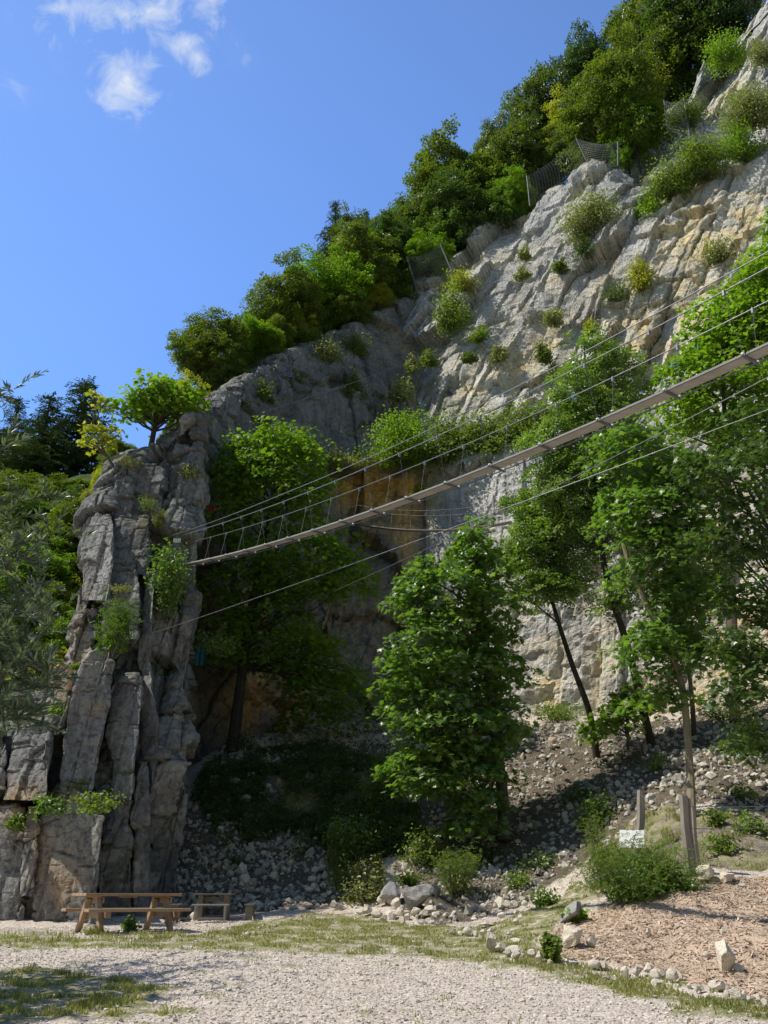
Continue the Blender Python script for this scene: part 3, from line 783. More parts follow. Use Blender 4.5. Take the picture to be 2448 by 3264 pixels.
# broken blocks along the crest of the ridge
# ------------------------------------------------------------------ hillsides
t = NT('hill'); co = t.coords('Object')
n1 = t.noise(co, 1.7, 6, .7); n2 = t.noise(co, .35, 4)
c = t.mix((.03, .05, .012), (.075, .105, .03), t.maprange(n1, .35, .65))
c = t.mix(c, (.20, .17, .10), t.maprange(n2, .5, .68, 0, .7))
M['hill'] = t.done(t.bsdf(c, .95, t.bump(n1, .8, .2), .1))
def hill(name, rows, nc, nr, amp=.3):
    A = loft(rows, nc, nr); N = grid_normals(A); P = A.reshape(-1, 3)
    Q = P + N.reshape(-1, 3) * (amp * fbm(P * .4, 5))[:, None]
    tag(link(name, mesh_np(name, Q, grid_quads(nr, nc), mat=M['hill'], smooth=True)), kind='structure')
    return Q.reshape(A.shape)
def back(pt, dY, rise):
    q = W(*pt); return (0, 0, 0, q[0], q[1] + dY, q[2] + rise)
crest = [(120, 480, 31), (160, 455, 33), (190, 432, 35.5), (220, 412, 39), (262, 380, 44), (308, 356, 48.5), (354, 338, 51.5), (394, 314, 55.5), (440, 290, 60), (492, 252, 60), (548, 224, 58), (596, 176, 55), (660, 130, 53), (720, 64, 50), (790, -18, 47.5)]
H_BACK = hill('hillside', [[back(p, -1.5, -1.2) for p in crest], [back(p, 1, -.2) for p in crest], [back(p, 6, 1.5) for p in crest], [back(p, 16, 6) for p in crest], [back(p, 40, 14) for p in crest], [back(p, 120, 30) for p in crest]], 120, 60)
H_LEFT = hill('grassy_slope', [
    [(-220, 740, 27), (-100, 735, 27.5), (-20, 728, 28), (30, 722, 28.5), (70, 712, 29), (100, 700, 30)],
    [(-220, 670, 31), (-100, 665, 31.5), (-20, 650, 32), (30, 640, 32.5), (70, 632, 33), (104, 625, 34)],
    [(-220, 590, 38), (-100, 580, 38.5), (-20, 565, 39), (30, 555, 39), (74, 545, 39), (112, 540, 39)],
    [(-220, 530, 48), (-100, 520, 48), (-20, 510, 48), (34, 500, 47), (84, 492, 45), (124, 490, 43)],
    [(-220, 500, 60), (-100, 490, 60), (-20, 484, 59), (44, 480, 57), (100, 478, 52), (140, 480, 47)],
    [(-220, 500, 90), (-100, 500, 90), (-20, 500, 88), (54, 500, 80), (110, 500, 70), (150, 500, 60)]], 90, 90, .35)

# unseen hill behind the camera, added to block low skylight
vr = [[(0, 0, 0, x, y0, z0) for x in (-160, -90, -30, 30, 90, 160)] for y0, z0 in ((-16, -2), (-30, 8), (-55, 30), (-85, 55), (-130, 80), (-220, 85))]
hill('sky_block_hill', [r[::-1] for r in vr], 60, 50, 2.0)
# ------------------------------------------------------------------ foliage
LEAF_SIMPLE = (np.array([(0, -.5, 0), (.30, -.05, .06), (0, .5, -.05), (-.30, -.05, .06)]), np.array([(0, 1, 2), (0, 2, 3)]))
_lob = []
for a, r in [(-90, .42), (-50, .30), (-20, .55), (15, .28), (50, .60), (72, .32), (90, .68), (108, .32), (130, .60), (165, .28), (200, .55), (230, .30)]:
    _lob.append((r * math.cos(R(a)), r * math.sin(R(a)), -.25 * r * r * abs(math.cos(R(a)))))
LEAF_MAPLE = (np.array([(0, 0, .05)] + _lob), np.array([(0, 1 + i, 1 + (i + 1) % 12) for i in range(12)]))
# a spray of narrow leaflets, for ash, willow and larch-like shrubs
def _pinnate(k, w, ln, droop=.12):
    v = []; f = []
    for i in range(k):
        y = -.5 + (i + .5) / k
        for s in (-1, 1):
            b = len(v)
            v += [(0, y, -droop * (y + .5) ** 2), (s * ln * .5, y + .10 - w, .04), (s * ln, y + .16, -.03), (s * ln * .5, y + .10 + w, .04)]
            f += [(b, b + 1, b + 2), (b, b + 2, b + 3)]
    return np.array(v, float), np.array(f)
LEAF_ASH = _pinnate(3, .115, .36)
LEAF_NEEDLE = _pinnate(5, .035, .26, .25)
LEAF_NARROW = (np.array([(0, -.5, 0), (.085, -.1, .02), (0, .5, -.04), (-.085, -.1, .02)]), np.array([(0, 1, 2), (0, 2, 3)]))
LEAF_CLUMP = _pinnate(2, .16, .40)      # far trees: four leaves read as one

def leaves(tmpl, pos, nrm, size, rng, jit=.5):
    n = len(pos)
    nn = nrm + rng.normal(size=(n, 3)) * jit
    B = basis_from(nn, rng.random(n) * 6.283)
    return scatter(tmpl[0], tmpl[1], pos, B, size * (.65 + .7 * rng.random(n)))

def sprays(ctr, outw, n_each, rad, thick, rng):
    """points of flat drooping sprays around the centres"""
    k = len(ctr)
    r = rad * np.sqrt(rng.random((k, n_each))); a = rng.random((k, n_each)) * 6.283
    sc = (.6 + .8 * rng.random((k, 1)))
    off = np.stack([r * np.cos(a) * sc, r * np.sin(a) * sc, rng.normal(size=(k, n_each)) * thick], 2)
    flat = outw.copy(); flat[:, 2] *= .3
    along = (off * flat[:, None, :]).sum(2)
    off[..., 2] -= .35 * along + .25 * (r * sc) ** 2 / rad
    p = ctr[:, None, :] + off
    nr = np.repeat((np.array([0, 0, 1.]) + .45 * flat)[:, None, :], n_each, 1)
    return p.reshape(-1, 3), nr.reshape(-1, 3)

def crown_points(ells, nclus, rng, inner=.45, zsq=1.0):
    """cluster centres spread through the outer part of a union of ellipsoids [(centre, radii)]"""
    vol = np.array([e[1][0] * e[1][1] * e[1][2] for e in ells]) ** (2 / 3.)
    cnt = np.maximum(3, (nclus * vol / vol.sum()).astype(int))
    C = []; O = []
    for (c, r), k in zip(ells, cnt):
        d = rng.normal(size=(k, 3)); d /= np.linalg.norm(d, axis=1)[:, None]
        lump = 1 + .30 * perlin(d * 2.3 + np.array(c) * .37) + .22 * perlin(d * 5.1 + np.array(c) * .91)
        rr = (inner + (1 - inner) * rng.random(k) ** .6) * lump
        rr *= np.where(rng.random(k) < .14, 1.05 + .28 * rng.random(k), 1)
        C.append(np.array(c) + d * rr[:, None] * np.array(r)); O.append(d)
    return np.concatenate(C), np.concatenate(O)

def limb(mb, a, b, r0, r1, rng, sag=.12, n=5, sides=5):
    a = np.asarray(a, float); b = np.asarray(b, float)
    L = np.linalg.norm(b - a); t = np.linspace(0, 1, n)
    p = a + (b - a) * t[:, None]
    p[:, 2] += sag * L * np.sin(t * 3.14)
    p[1:-1] += rng.normal(size=(n - 2, 3)) * .04 * L
    mb.tube(p, np.linspace(r0, r1, n), sides, cap=False)

def tree(name, label, cat, path, rad, ells, leaf, leafmat, barkmat, nclus, n_each, lsize, spray=.6, thick=.12, group=None, seed=0, limbs=26, inner=.45, jit=.5, extra=None):
    """trunk along path (world points, bottom first) and a crown of leaf sprays; root Empty at the base"""
    rng = np.random.default_rng(seed + 100)
    base = np.array(path[0], float)
    root = empty(name, base); tag(root, label, cat, group)
    pts = catmull(np.array(path, float), 4 * len(path))
    rr = np.interp(np.linspace(0, 1, len(pts)), np.linspace(0, 1, len(rad)), rad)
    mb = MB(); mb.tube(pts - base, rr, 9)
    C, O = crown_points(ells, nclus, rng, inner)
    pick = rng.choice(len(C), min(limbs, len(C)), replace=False)
    for i in pick:
        dz = C[i, 2] - pts[:, 2]
        hor = np.linalg.norm(C[i, :2] - pts[:, :2], axis=1)
        k = int(np.argmin(np.abs(dz - .7 * hor) + .25 * hor))
        k = min(max(k, len(pts) // 4), len(pts) - 2)
        limb(mb, pts[k] - base, C[i] - base, min(.5 * rr[k], .06), .012, rng, .06)
    for q in (extra or []):
        limb(mb, np.array(q[0]) - base, np.array(q[1]) - base, q[2], q[3], rng, .05, 6, 6)
    mb.build('trunk', M[barkmat], root)
    p, nr = sprays(C, O, n_each, spray, thick, rng)
    v, f = leaves(leaf, p - base, nr, lsize, rng, jit)
    link('crown', mesh_np('crown', v, f, mat=M[leafmat]), root)
    return root

def E(px, py, rx, ry, Y, ry_depth=None):
    """ellipsoid of a crown measured on the survey photo"""
    c = W(px, py, Y); s = mpp(c)
    return (c, (rx * s, (ry_depth or rx) * s, ry * s * 1.0))

# --- unit broadleaf crowns for the wood on the ridge, shared by copies
def proto_broadleaf(seed, leafmat, barkmat, nl=7, nclus=150, n_each=26, shape=(1, 1), lsz=.062):
    rng = np.random.default_rng(seed)
    ells = [((0, 0, .60), (.30 * shape[0], .30 * shape[0], .36 * shape[1]))]
    for k in range(nl):
        a = k * 2.4 + rng.random(); h = .3 + .55 * rng.random(); r = .26 * (1 - .5 * abs(h - .5))
        ells.append(((r * math.cos(a), r * math.sin(a), h), (.17 * shape[0], .17 * shape[0], .15 + .08 * rng.random())))
    mb = MB()
    pts = np.array([(0, 0, -.12), (.01, 0, .1), (.0, .01, .35), (.01, -.01, .62), (0, 0, .85)])
    mb.tube(catmull(pts, 12), np.linspace(.028, .006, 12), 7)
    C, O = crown_points(ells, nclus, rng, .5)
    for i in rng.choice(len(C), 22, replace=False):
        z0 = max(.12, C[i, 2] - .2)
        limb(mb, (0, 0, z0), C[i], .010, .003, rng, .05)
    up = rng.random(len(C)) < .16
    C[up] += O[up] * np.array([.06, .06, .09]) * (.5 + rng.random((up.sum(), 1)))
    p, nr = sprays(C, O, int(n_each * 1.5), .10, .026, rng)
    v, f = leaves(LEAF_CLUMP, p, nr, lsz, rng, .5)
    return mb.mesh('trunk', M[barkmat]), mesh_np('crown', v, f, mat=M[leafmat])

def proto_spruce(seed, leafmat='needle', levels=34, spread=.27):
    rng = np.random.default_rng(seed)
    mb = MB(); mb.tube([(0, 0, -.05), (0, 0, .5), (0, 0, 1)], [.018, .011, .002], 7)
    P = []; N = []
    for k in range(levels):
        h = .10 + .90 * k / (levels - 1)
        L = spread * (1 - h) ** .85 * (.8 + .4 * rng.random()) + .012
        nb = max(4, int(9 * (1 - h) + 3))
        for b in range(nb):
            a = rng.random() * 6.283; l = L * (.65 + .5 * rng.random())
            m = max(5, int(l / .0065))
            tt = np.sort(rng.random(m)) ** .8
            d = np.array([math.cos(a), math.sin(a)])
            side = rng.normal(size=m) * .028 * (1 - .5 * tt)
            x = d[0] * l * tt - d[1] * side; y = d[1] * l * tt + d[0] * side
            z = h - .42 * l * tt + .30 * l * tt ** 3 - np.abs(rng.normal(size=m)) * .012
            P.append(np.stack([x, y, z], 1)); N.append(np.stack([d[0] * .6 + 0 * x, d[1] * .6 + 0 * x, .8 + 0 * x], 1))
            if b % 2 == 0: mb.tube([(0, 0, h), (d[0] * l * .5, d[1] * l * .5, h - .16 * l), (d[0] * l * .95, d[1] * l * .95, h - .12 * l)], [.004, .003, .001], 4, False)
    P = np.concatenate(P); N = np.concatenate(N)
    v, f = leaves(LEAF_NEEDLE, P, N, .034, rng, .45)
    return mb.mesh('trunk', M['bark_dark']), mesh_np('crown', v, f, mat=M[leafmat])

PRO = {
    'a': proto_broadleaf(1, 'leaf_beech', 'bark_dark'), 'b': proto_broadleaf(2, 'leaf_beech', 'bark_dark', 9, 150, 26, (1.1, .9)),
    'c': proto_broadleaf(3, 'leaf_olive', 'bark', 7, 150, 24), 'd': proto_broadleaf(4, 'leaf_maple', 'bark_dark', 8, 150, 26, (1.15, .95)),
    'e': proto_broadleaf(5, 'leaf_dark', 'bark_dark', 8, 160, 26, (1.1, 1)), 's': proto_spruce(6), 'y': proto_broadleaf(8, 'leaf_yellow', 'bark', 6, 90, 20),
}
def ridge_tree(kind, px, top, foot, Y, wpx, label, cat='tree', name='broadleaf_tree', group='trees growing along the top of the ridge'):
    """foot/top rows and width on the survey photo at distance Y"""
    b = W(px, foot, Y); tp = W(px, top, Y)
    H = tp[2] - b[2]
    wid = wpx * mpp((b + tp) / 2)
    root = empty(name, b, random.random() * 6.28); tag(root, label, cat, group)
    k = 1.16 * wid / .92 if kind != 's' else 1.5 * wid / .42
    if kind != 's': H *= .90 + .06 * random.random()
    for nm, me in zip(('trunk', 'crown'), PRO[kind]):
        link(nm, me, root, scale=(k, k, H))
    return root
RT = [
    ('a', 205, 308, 398, 41, 74, 'bushy green tree leftmost on the ridge skyline, right of the bare-branched sycamore'),
    ('y', 192, 378, 428, 37, 48, 'small yellow-green tree low on the ridge just right of the leaning sycamore'),
    ('d', 252, 325, 385, 43, 62, 'pale green round tree, second along the ridge from the left'),
    ('b', 283, 272, 362, 46, 76, 'green tree with a slanting top, third along the ridge skyline'),
    ('d', 322, 258, 348, 49, 84, 'sunlit green tree in front of the thin spruce tip on the ridge'),
    ('a', 366, 222, 332, 52, 88, 'tall dark green tree between the thin spruce and the left netting post'),
    ('c', 352, 200, 310, 58, 50, 'olive tree whose crooked top shoots up beside the thin spruce'),
    ('e', 390, 225, 312, 54, 66, 'dark tree directly above the left rockfall netting'),
    ('c', 408, 190, 292, 58, 72, 'olive-green tree behind the dark tree above the left netting'),
    ('b', 452, 146, 266, 57, 84, 'tall wind-bent beech with feathery top in the middle of the ridge'),
    ('a', 488, 142, 250, 58, 86, 'dense green beech just right of the wind-bent one'),
    ('e', 470, 180, 272, 54, 90, 'shady beech with several visible trunks at the edge of the netted rock'),
    ('c', 522, 118, 232, 58, 76, 'brownish olive tree left of the tilted steel net post'),
    ('a', 505, 112, 226, 62, 50, 'small dark tree poking up behind the brownish olive tree'),
    ('c', 548, 62, 190, 64, 74, 'greyish olive tree high on the skyline below the tiny spruce'),
    ('y', 572, 98, 176, 58, 50, 'yellowish tree above the tilted steel net post'),
    ('e', 596, 28, 130, 64, 60, 'dark pointed broadleaf tree right of the tiny skyline spruce'),
    ('b', 626, 58, 166, 50, 92, 'large tree with dark forked trunk above the yellow-green shrub band'),
    ('c', 652, 28, 140, 58, 80, 'olive tree between the forked-trunk tree and the top corner wood'),
    ('a', 668, -20, 104, 60, 86, 'green tree at the top edge, left part of the top corner wood'),
    ('e', 712, -50, 86, 54, 96, 'dark shady tree at the top edge above the pale upper rock'),
    ('b', 745, -75, 22, 52, 70, 'tree at the very top right corner on the rock edge'),
    ('b', 690, 20, 132, 56, 84, 'green tree low in the top corner wood beside the pale rock slope'),
]
RT += [
    ('c', 228, 352, 396, 40, 40, 'low olive tree in front of the two leftmost ridge trees'),
    ('a', 274, 318, 372, 44, 44, 'small dark tree between the second and third ridge trees'),
    ('y', 300, 312, 356, 46, 34, 'little yellow-green tree at the foot of the slanting-top tree'),
    ('a', 346, 288, 338, 48, 44, 'small green tree at the cliff edge under the thin spruce'),
    ('y', 378, 282, 318, 50, 34, 'yellowish bushy tree at the cliff edge left of the left netting'),
    ('d', 428, 236, 288, 52, 46, 'fresh green tree right of the left netting post'),
    ('c', 440, 176, 270, 60, 56, 'olive tree filling the gap left of the wind-bent beech'),
    ('d', 512, 176, 232, 53, 44, 'light green tree at the rim left of the tilted post netting'),
    ('c', 560, 120, 186, 56, 44, 'olive tree just behind the tilted steel post'),
    ('d', 640, 96, 170, 49, 50, 'fresh green tree at the left end of the sunny shrub band'),
]
for q in RT: ridge_tree(*q)
ridge_tree('s', 432, 168, 285, 60, 34, 'slim dark spruce among the broadleaf trees left of the wind-bent beech', 'spruce', 'spruce_tree')
ridge_tree('s', 528, 88, 215, 63, 36, 'slim dark spruce behind the brownish olive tree', 'spruce', 'spruce_tree')
ridge_tree('s', 262, 296, 385, 49, 30, 'small spruce behind the pale green round ridge tree', 'spruce', 'spruce_tree')
ridge_tree('s', 332, 203, 320, 58, 40, 'thin bluish spruce standing out of the ridge wood against the sky', 'spruce', 'spruce_tree')
ridge_tree('s', 578, 44, 110, 70, 20, 'tiny dark spruce tip high on the skyline', 'spruce', 'spruce_tree')
ridge_tree('s', 366, 212, 300, 62, 24, 'half-hidden spruce tip right of the thin bluish spruce', 'spruce', 'spruce_tree')
ridge_tree('s', 58, 384, 560, 60, 120, 'broad dark spruce against the sky at the left edge', 'spruce', 'spruce_tree', 'dark spruces at the left edge')
ridge_tree('s', 20, 398, 560, 56, 90, 'dark spruce behind the willow, left of the broad spruce', 'spruce', 'spruce_tree', 'dark spruces at the left edge')
ridge_tree('s', -14, 400, 560, 58, 70, 'dark spruce cut by the left edge of the view', 'spruce', 'spruce_tree', 'dark spruces at the left edge')
# hillside beyond the fin
LT = [
    ('y', 94, 458, 540, 40, 34, 'yellow-green sapling in sun left of the fin top'),
    ('b', 66, 500, 610, 38, 74, 'grey-green bushy tree on the slope left of the rock fin'),
    ('d', 40, 540, 640, 36, 84, 'soft green tree low on the slope behind the willow'),
    ('a', 118, 436, 485, 44, 40, 'small green tree behind the fin top, below the sycamore'),
    ('y', 66, 580, 650, 35, 40, 'yellow-green shrub tree hugging the left side of the fin'),
    ('b', 0, 520, 640, 40, 90, 'green tree at the left edge below the dark spruces'),
    ('a', 96, 470, 530, 46, 50, 'dark green tree under the broad spruce beside the fin'),
]
LT += [
    ('a', 14, 472, 528, 50, 76, 'dark green tree at the foot of the dark spruces near the left edge'),
    ('b', 72, 484, 530, 47, 64, 'green tree between the broad spruce and the fin top'),
    ('e', 44, 500, 552, 44, 76, 'dark bushy tree on the slope right under the broad spruce'),
    ('c', 30, 470, 560, 46, 70, 'dull green tree between the dark spruces and the grassy slope'),
    ('e', 80, 490, 560, 43, 60, 'dark green tree directly below the broad spruce'),
    ('b', 20, 590, 690, 33, 90, 'bushy green tree on the lower slope at the left edge'),
    ('d', 58, 606, 690, 32, 56, 'sunlit bushy tree just left of the curved root'),
    ('c', 84, 540, 610, 36, 44, 'thin olive tree against the left side of the fin'),
    ('d', -30, 560, 690, 34, 90, 'green tree cut by the left edge behind the willow'),
    ('y', 36, 640, 716, 31, 60, 'pale yellow-green shrubby tree low behind the left shoulder of the fin'),
]
for q in LT: ridge_tree(*q, group='trees on the slope left of the rock fin')

# --- the trees inside the quarry
# dense maple on the left
tree('maple_tree', 'dense round maple, bright on top and dark below, behind the left bridge end', 'maple',
     [GS(232, 752, lo=30), W(240, 690, 33.6), W(249, 620, 33.8), W(262, 560, 33.9), W(272, 500, 34), W(276, 450, 34)], [.26, .2, .17, .13, .08, .03],
     [E(272, 475, 52, 44, 33.5), E(245, 470, 30, 36, 33), E(305, 480, 34, 42, 33.5), E(232, 515, 24, 26, 32.6), E(285, 440, 34, 18, 33.6), E(300, 560, 62, 44, 33.8), E(345, 575, 30, 28, 34), E(250, 580, 46, 36, 33.4), E(280, 640, 60, 36, 34), E(330, 690, 50, 40, 34.5), E(228, 640, 20, 40, 33.4)],
     LEAF_MAPLE, 'leaf_maple', 'bark_dark', 560, 34, .19, .75, .14, seed=1, limbs=50)
# central maple
tree('maple_tree', 'tall leafy maple in the centre, leaves down almost to the ground', 'maple',
     [GS(505, 842), W(502, 790, 27.4), W(494, 720, 27.3), W(486, 650, 27.3), W(478, 580, 27.3), W(474, 530, 27.3)], [.22, .18, .15, .12, .08, .03],
     [E(474, 545, 26, 28, 27), E(448, 590, 42, 36, 27), E(490, 600, 28, 42, 27.2), E(418, 592, 22, 20, 26.8), E(434, 650, 50, 40, 26.8), E(492, 660, 34, 38, 27.2), E(408, 700, 27, 34, 26.4), E(450, 720, 52, 42, 26.8), E(504, 720, 20, 28, 27), E(426, 770, 42, 28, 26.4), E(476, 780, 32, 38, 26.6), E(468, 820, 24, 18, 26.2)],
     LEAF_MAPLE, 'leaf_cool', 'bark', 400, 36, .20, .62, .09, seed=2, limbs=60, inner=.4)
# the thin ash trees on the right
tree('ash_tree', 'slender dark-stemmed ash nearest the centre maple, leaning left with a small crown', 'ash',
     [GS(597, 757), W(589, 711, 29.6), W(571, 661, 29.6), W(552, 600, 29.5), W(541, 550, 29.4), W(536, 505, 29.4)], [.13, .11, .09, .07, .05, .02],
     [E(545, 520, 30, 34, 29.3), E(525, 550, 24, 30, 29.2), E(565, 560, 28, 32, 29.4), E(545, 590, 34, 18, 29.3), E(520, 500, 16, 16, 29.3)],
     LEAF_ASH, 'leaf_ash', 'bark_dark', 125, 28, .34, .6, .12, seed=3, limbs=26)
tree('ash_tree', 'tall ash with pale feathery leaves reaching above the bridge deck', 'ash',
     [GS(652, 745), W(629, 651, 28), W(615, 607, 27.9), W(603, 558, 27.8), W(594, 480, 27.6), W(588, 400, 27.5), W(584, 345, 27.5)], [.15, .12, .11, .1, .08, .06, .02],
     [E(590, 355, 26, 24, 27.4), E(570, 395, 34, 30, 27.3), E(620, 385, 28, 36, 27.5), E(560, 440, 30, 24, 27.2), E(580, 520, 30, 26, 27.6), E(560, 480, 30, 26, 27.4), E(625, 590, 22, 24, 27.7), E(600, 430, 40, 34, 27.5), E(590, 480, 46, 34, 27.5), E(612, 530, 30, 30, 27.6), E(640, 460, 26, 36, 27.6)],
     LEAF_ASH, 'leaf_ash', 'bark_dark', 240, 28, .36, .62, .13, seed=4, limbs=40)
tree('ash_tree', 'crooked pale-barked tree rising behind the fence posts', 'ash',
     [GS(692, 817), W(690, 770, 22.7), W(683, 691, 22.8), W(669, 651, 22.8), W(645, 601, 22.9), W(629, 562, 22.9), W(621, 528, 22.9), W(618, 470, 22.9), W(622, 420, 22.9)], [.115, .10, .095, .09, .08, .07, .06, .04, .02],
     [E(630, 450, 34, 34, 22.8), E(670, 480, 34, 36, 22.8), E(640, 510, 44, 34, 22.7), E(690, 520, 30, 30, 23), E(650, 560, 46, 30, 22.8), E(680, 600, 34, 30, 22.7), E(645, 640, 34, 22, 22.6), E(690, 650, 26, 24, 22.8), E(655, 690, 26, 24, 22.9)],
     LEAF_MAPLE, 'leaf_cool', 'bark_pale', 290, 30, .18, .55, .10, seed=5, limbs=50, inner=.35)
tree('young_ash_tree', 'thin upright sapling stem behind the crooked pale-barked tree', 'ash',
     [GS(694, 735), W(692, 700, 28.4), W(687, 651, 28.3), W(684, 600, 28.3), W(682, 550, 28.3)], [.09, .08, .06, .05, .02],
     [E(690, 590, 30, 26, 28.2), E(676, 640, 24, 20, 28.2), E(700, 560, 26, 24, 28.2)],
     LEAF_ASH, 'leaf_ash', 'bark', 70, 16, .36, .55, .12, seed=6, limbs=16)
# low leafy shrubs among the trunks
tree('young_maple_tree', 'small leafy sapling in front of the grey wall between the ash stems', 'maple',
     [GS(628, 752), W(628, 720, 28.9), W(626, 690, 28.9)], [.05, .04, .02], [E(616, 712, 18, 12, 28.8), E(630, 696, 16, 10, 28.9), E(602, 726, 16, 8, 28.8)],
     LEAF_MAPLE, 'leaf_maple', 'bark', 60, 20, .18, .5, .1, seed=7, limbs=14)
# big maple reaching in from the right edge, dark against the wall
bt = GS(846, 812)
tree('maple_tree', 'dark-leaved maple whose branches reach in from the right edge', 'maple',
     [bt, W(838, 740, bt[1]), W(824, 660, bt[1]), W(812, 590, bt[1] - .2), W(800, 500, bt[1] - .3), W(790, 420, bt[1] - .3)], [.22, .2, .17, .14, .1, .03],
     [E(735, 480, 40, 36, 20.5), E(760, 430, 40, 30, 20.8), E(720, 540, 34, 26, 20.4), E(748, 590, 34, 24, 20.4), E(725, 640, 28, 20, 20.2), E(760, 670, 30, 30, 20.4), E(735, 690, 24, 20, 20.2), E(755, 540, 30, 24, 20.6), E(800, 520, 40, 60, 21), E(800, 640, 40, 60, 20.6), E(700, 470, 26, 24, 20.4), E(750, 745, 22, 16, 20.2)],
     LEAF_MAPLE, 'leaf_dark', 'bark_dark', 270, 26, .17, .5, .09, seed=8, limbs=60, inner=.3,
     extra=[(W(812, 590, bt[1] - .2), W(708, 528, 20.5), .06, .02), (W(824, 640, bt[1]), W(716, 615, 20.3), .05, .015), (W(806, 540, bt[1] - .2), W(716, 470, 20.5), .05, .015)])
# bright green trees behind the bridge at the upper right
tree('bright_green_tree', 'bright green tree above the bridge deck at the right edge', 'tree',
     [GS(735, 722, lo=25), W(732, 600, 30.8), W(728, 480, 30.6), W(724, 400, 30.6), W(722, 320, 30.6)], [.2, .17, .13, .09, .03],
     [E(720, 330, 40, 34, 30.4), E(690, 370, 30, 26, 30.2), E(745, 350, 40, 40, 30.4), E(720, 395, 48, 30, 30.3), E(752, 300, 30, 30, 30.5), E(680, 410, 30, 24, 30.2), E(745, 430, 36, 30, 30.4)],
     LEAF_SIMPLE, 'leaf_bright', 'bark', 260, 44, .26, .7, .16, seed=9, limbs=36)
tree('bright_green_tree', 'bright green treetop in the right-hand corner above the bridge cables', 'tree',
     [GS(800, 722, lo=22), W(798, 600, 29.4), W(792, 420, 29.2), W(786, 300, 29.2), W(782, 240, 29.2)], [.2, .17, .13, .08, .03],
     [E(770, 270, 32, 34, 29), E(790, 230, 30, 30, 29), E(775, 320, 36, 36, 29), E(800, 300, 36, 60, 29)],
     LEAF_SIMPLE, 'leaf_bright', 'bark', 160, 44, .26, .7, .16, seed=10, limbs=24)
# sycamore leaning from the fin
sb = W(151, 448, 27.6)
tree('sycamore_tree', 'small sycamore with curving trunk growing from the top of the rock fin', 'sycamore',
     [sb, W(153, 436, 27.7), W(156, 420, 27.8), W(155, 405, 27.8), W(150, 392, 27.8), W(148, 380, 27.8)], [.11, .10, .085, .065, .05, .02],
     [E(150, 398, 28, 20, 27.6), E(176, 400, 26, 17, 27.8), E(135, 405, 18, 16, 27.5), E(160, 384, 20, 9, 27.7), E(185, 412, 20, 8, 27.8)],
     LEAF_MAPLE, 'leaf_bright', 'bark_dark', 95, 20, .20, .5, .12, seed=11, limbs=40, inner=.25,
     extra=[(W(154, 432, 27.7), W(128, 418, 27.5), .05, .02), (W(128, 418, 27.5), W(100, 392, 27.3), .02, .006), (W(128, 418, 27.5), W(96, 404, 27.3), .018, .005)])
tree('sparse_shrub', 'half-bare yellowing shrub on the sky edge left of the sycamore', 'shrub',
     [W(113, 466, 27), W(107, 456, 27), W(100, 444, 27), (W(94, 434, 27))], [.06, .045, .03, .01],
     [E(98, 438, 16, 14, 27), E(110, 434, 14, 12, 27), E(88, 430, 8, 8, 27), E(104, 406, 10, 9, 27.2), E(97, 396, 5, 4, 27.2)],
     LEAF_MAPLE, 'leaf_yellow', 'bark', 34, 9, .19, .34, .1, seed=12, limbs=30, inner=.2)
# willow at the left edge, its crown stands over the foreground
wb = GS(-330, 985); wb = np.array([-8.7, 8.6, surf_z([[-8.7, 8.6]])[0]])
rng = np.random.default_rng(55)
root = empty('willow_tree', wb); tag(root, 'grey-green willow with narrow leaves hanging in at the left edge', 'willow')
mb = MB()
top = np.array([.8, .3, 6.4])
mb.tube(catmull(np.array([(0, 0, -.1), (.1, 0, 1.5), (.3, .1, 3.2), (.6, .2, 5), top]), 14), np.linspace(.24, .05, 14), 9)
PP = []; NN_ = []
tips = []
for q in [(6, 520, 11.2), (22, 560, 11.0), (40, 580, 11.3), (10, 620, 10.8), (30, 640, 11.1), (34, 612, 11.6), (18, 680, 11), (4, 700, 10.6), (24, 690, 11.2), (-20, 480, 11.5), (-14, 560, 11), (-10, 650, 10.6), (2, 450, 11.4), (30, 500, 11.4), (30, 570, 11.7), (26, 650, 11.5), (20, 600, 11.8), (36, 540, 11.8), (36, 600, 11.9), (12, 390, 11.6), (0, 735, 10.8), (28, 720, 11.2), (8, 590, 11), (20, 620, 11.2), (14, 650, 10.9), (34, 670, 11), (2, 680, 10.7), (30, 550, 11.5), (-4, 530, 11.2), (24, 700, 11), (8, 720, 10.9)]:
    tips.append(W(q[0], q[1], q[2] - 2.5) - wb)
for k in range(70):
    a = rng.random() * 6.283; r = 2.9 * math.sqrt(rng.random())
    tips.append(np.array([1.9 + .5 * r * math.cos(a), 4.6 + .9 * r * math.sin(a), 3.6 + 2.4 * rng.random()]))
    tips.append(np.array([.3 + r * math.cos(a), r * math.sin(a) * .9, 3.6 + 2.2 * rng.random() - .10 * r * r]))
for i, tp in enumerate(tips):
    h = np.clip(tp[2] - .6 * np.linalg.norm(tp[:2]) + .4, 1.2, 6.2)
    a0 = np.array([.1 * h, .03 * h, h])
    n = 9; t_ = np.linspace(0, 1, n)
    p = a0 + (tp - a0) * t_[:, None]; p[:, 2] += .5 * np.sin(t_ * 3.14)
    mb.tube(p, np.linspace(.03, .005, n), 5, False)
    for j in range(26 if i < 32 else 10):
        s = .45 + .6 * rng.random()
        o = a0 + (tp - a0) * s + np.array([0, 0, .5 * math.sin(min(s, 1) * 3.14)])
        d = rng.normal(size=3); d[2] = abs(d[2]) * .8 + .15; d /= np.linalg.norm(d)
        L = .22 + .36 * rng.random()
        m = 24; tt = rng.random(m)
        q = o + d * L * tt[:, None]; q[:, 2] -= .25 * L * tt ** 2
        mb.tube([o, o + d * L * .5 - [0, 0, .06 * L], o + d * L - [0, 0, .25 * L]], [.007, .005, .002], 4, False)
        PP.append(q); NN_.append(np.repeat(d[None], m, 0))
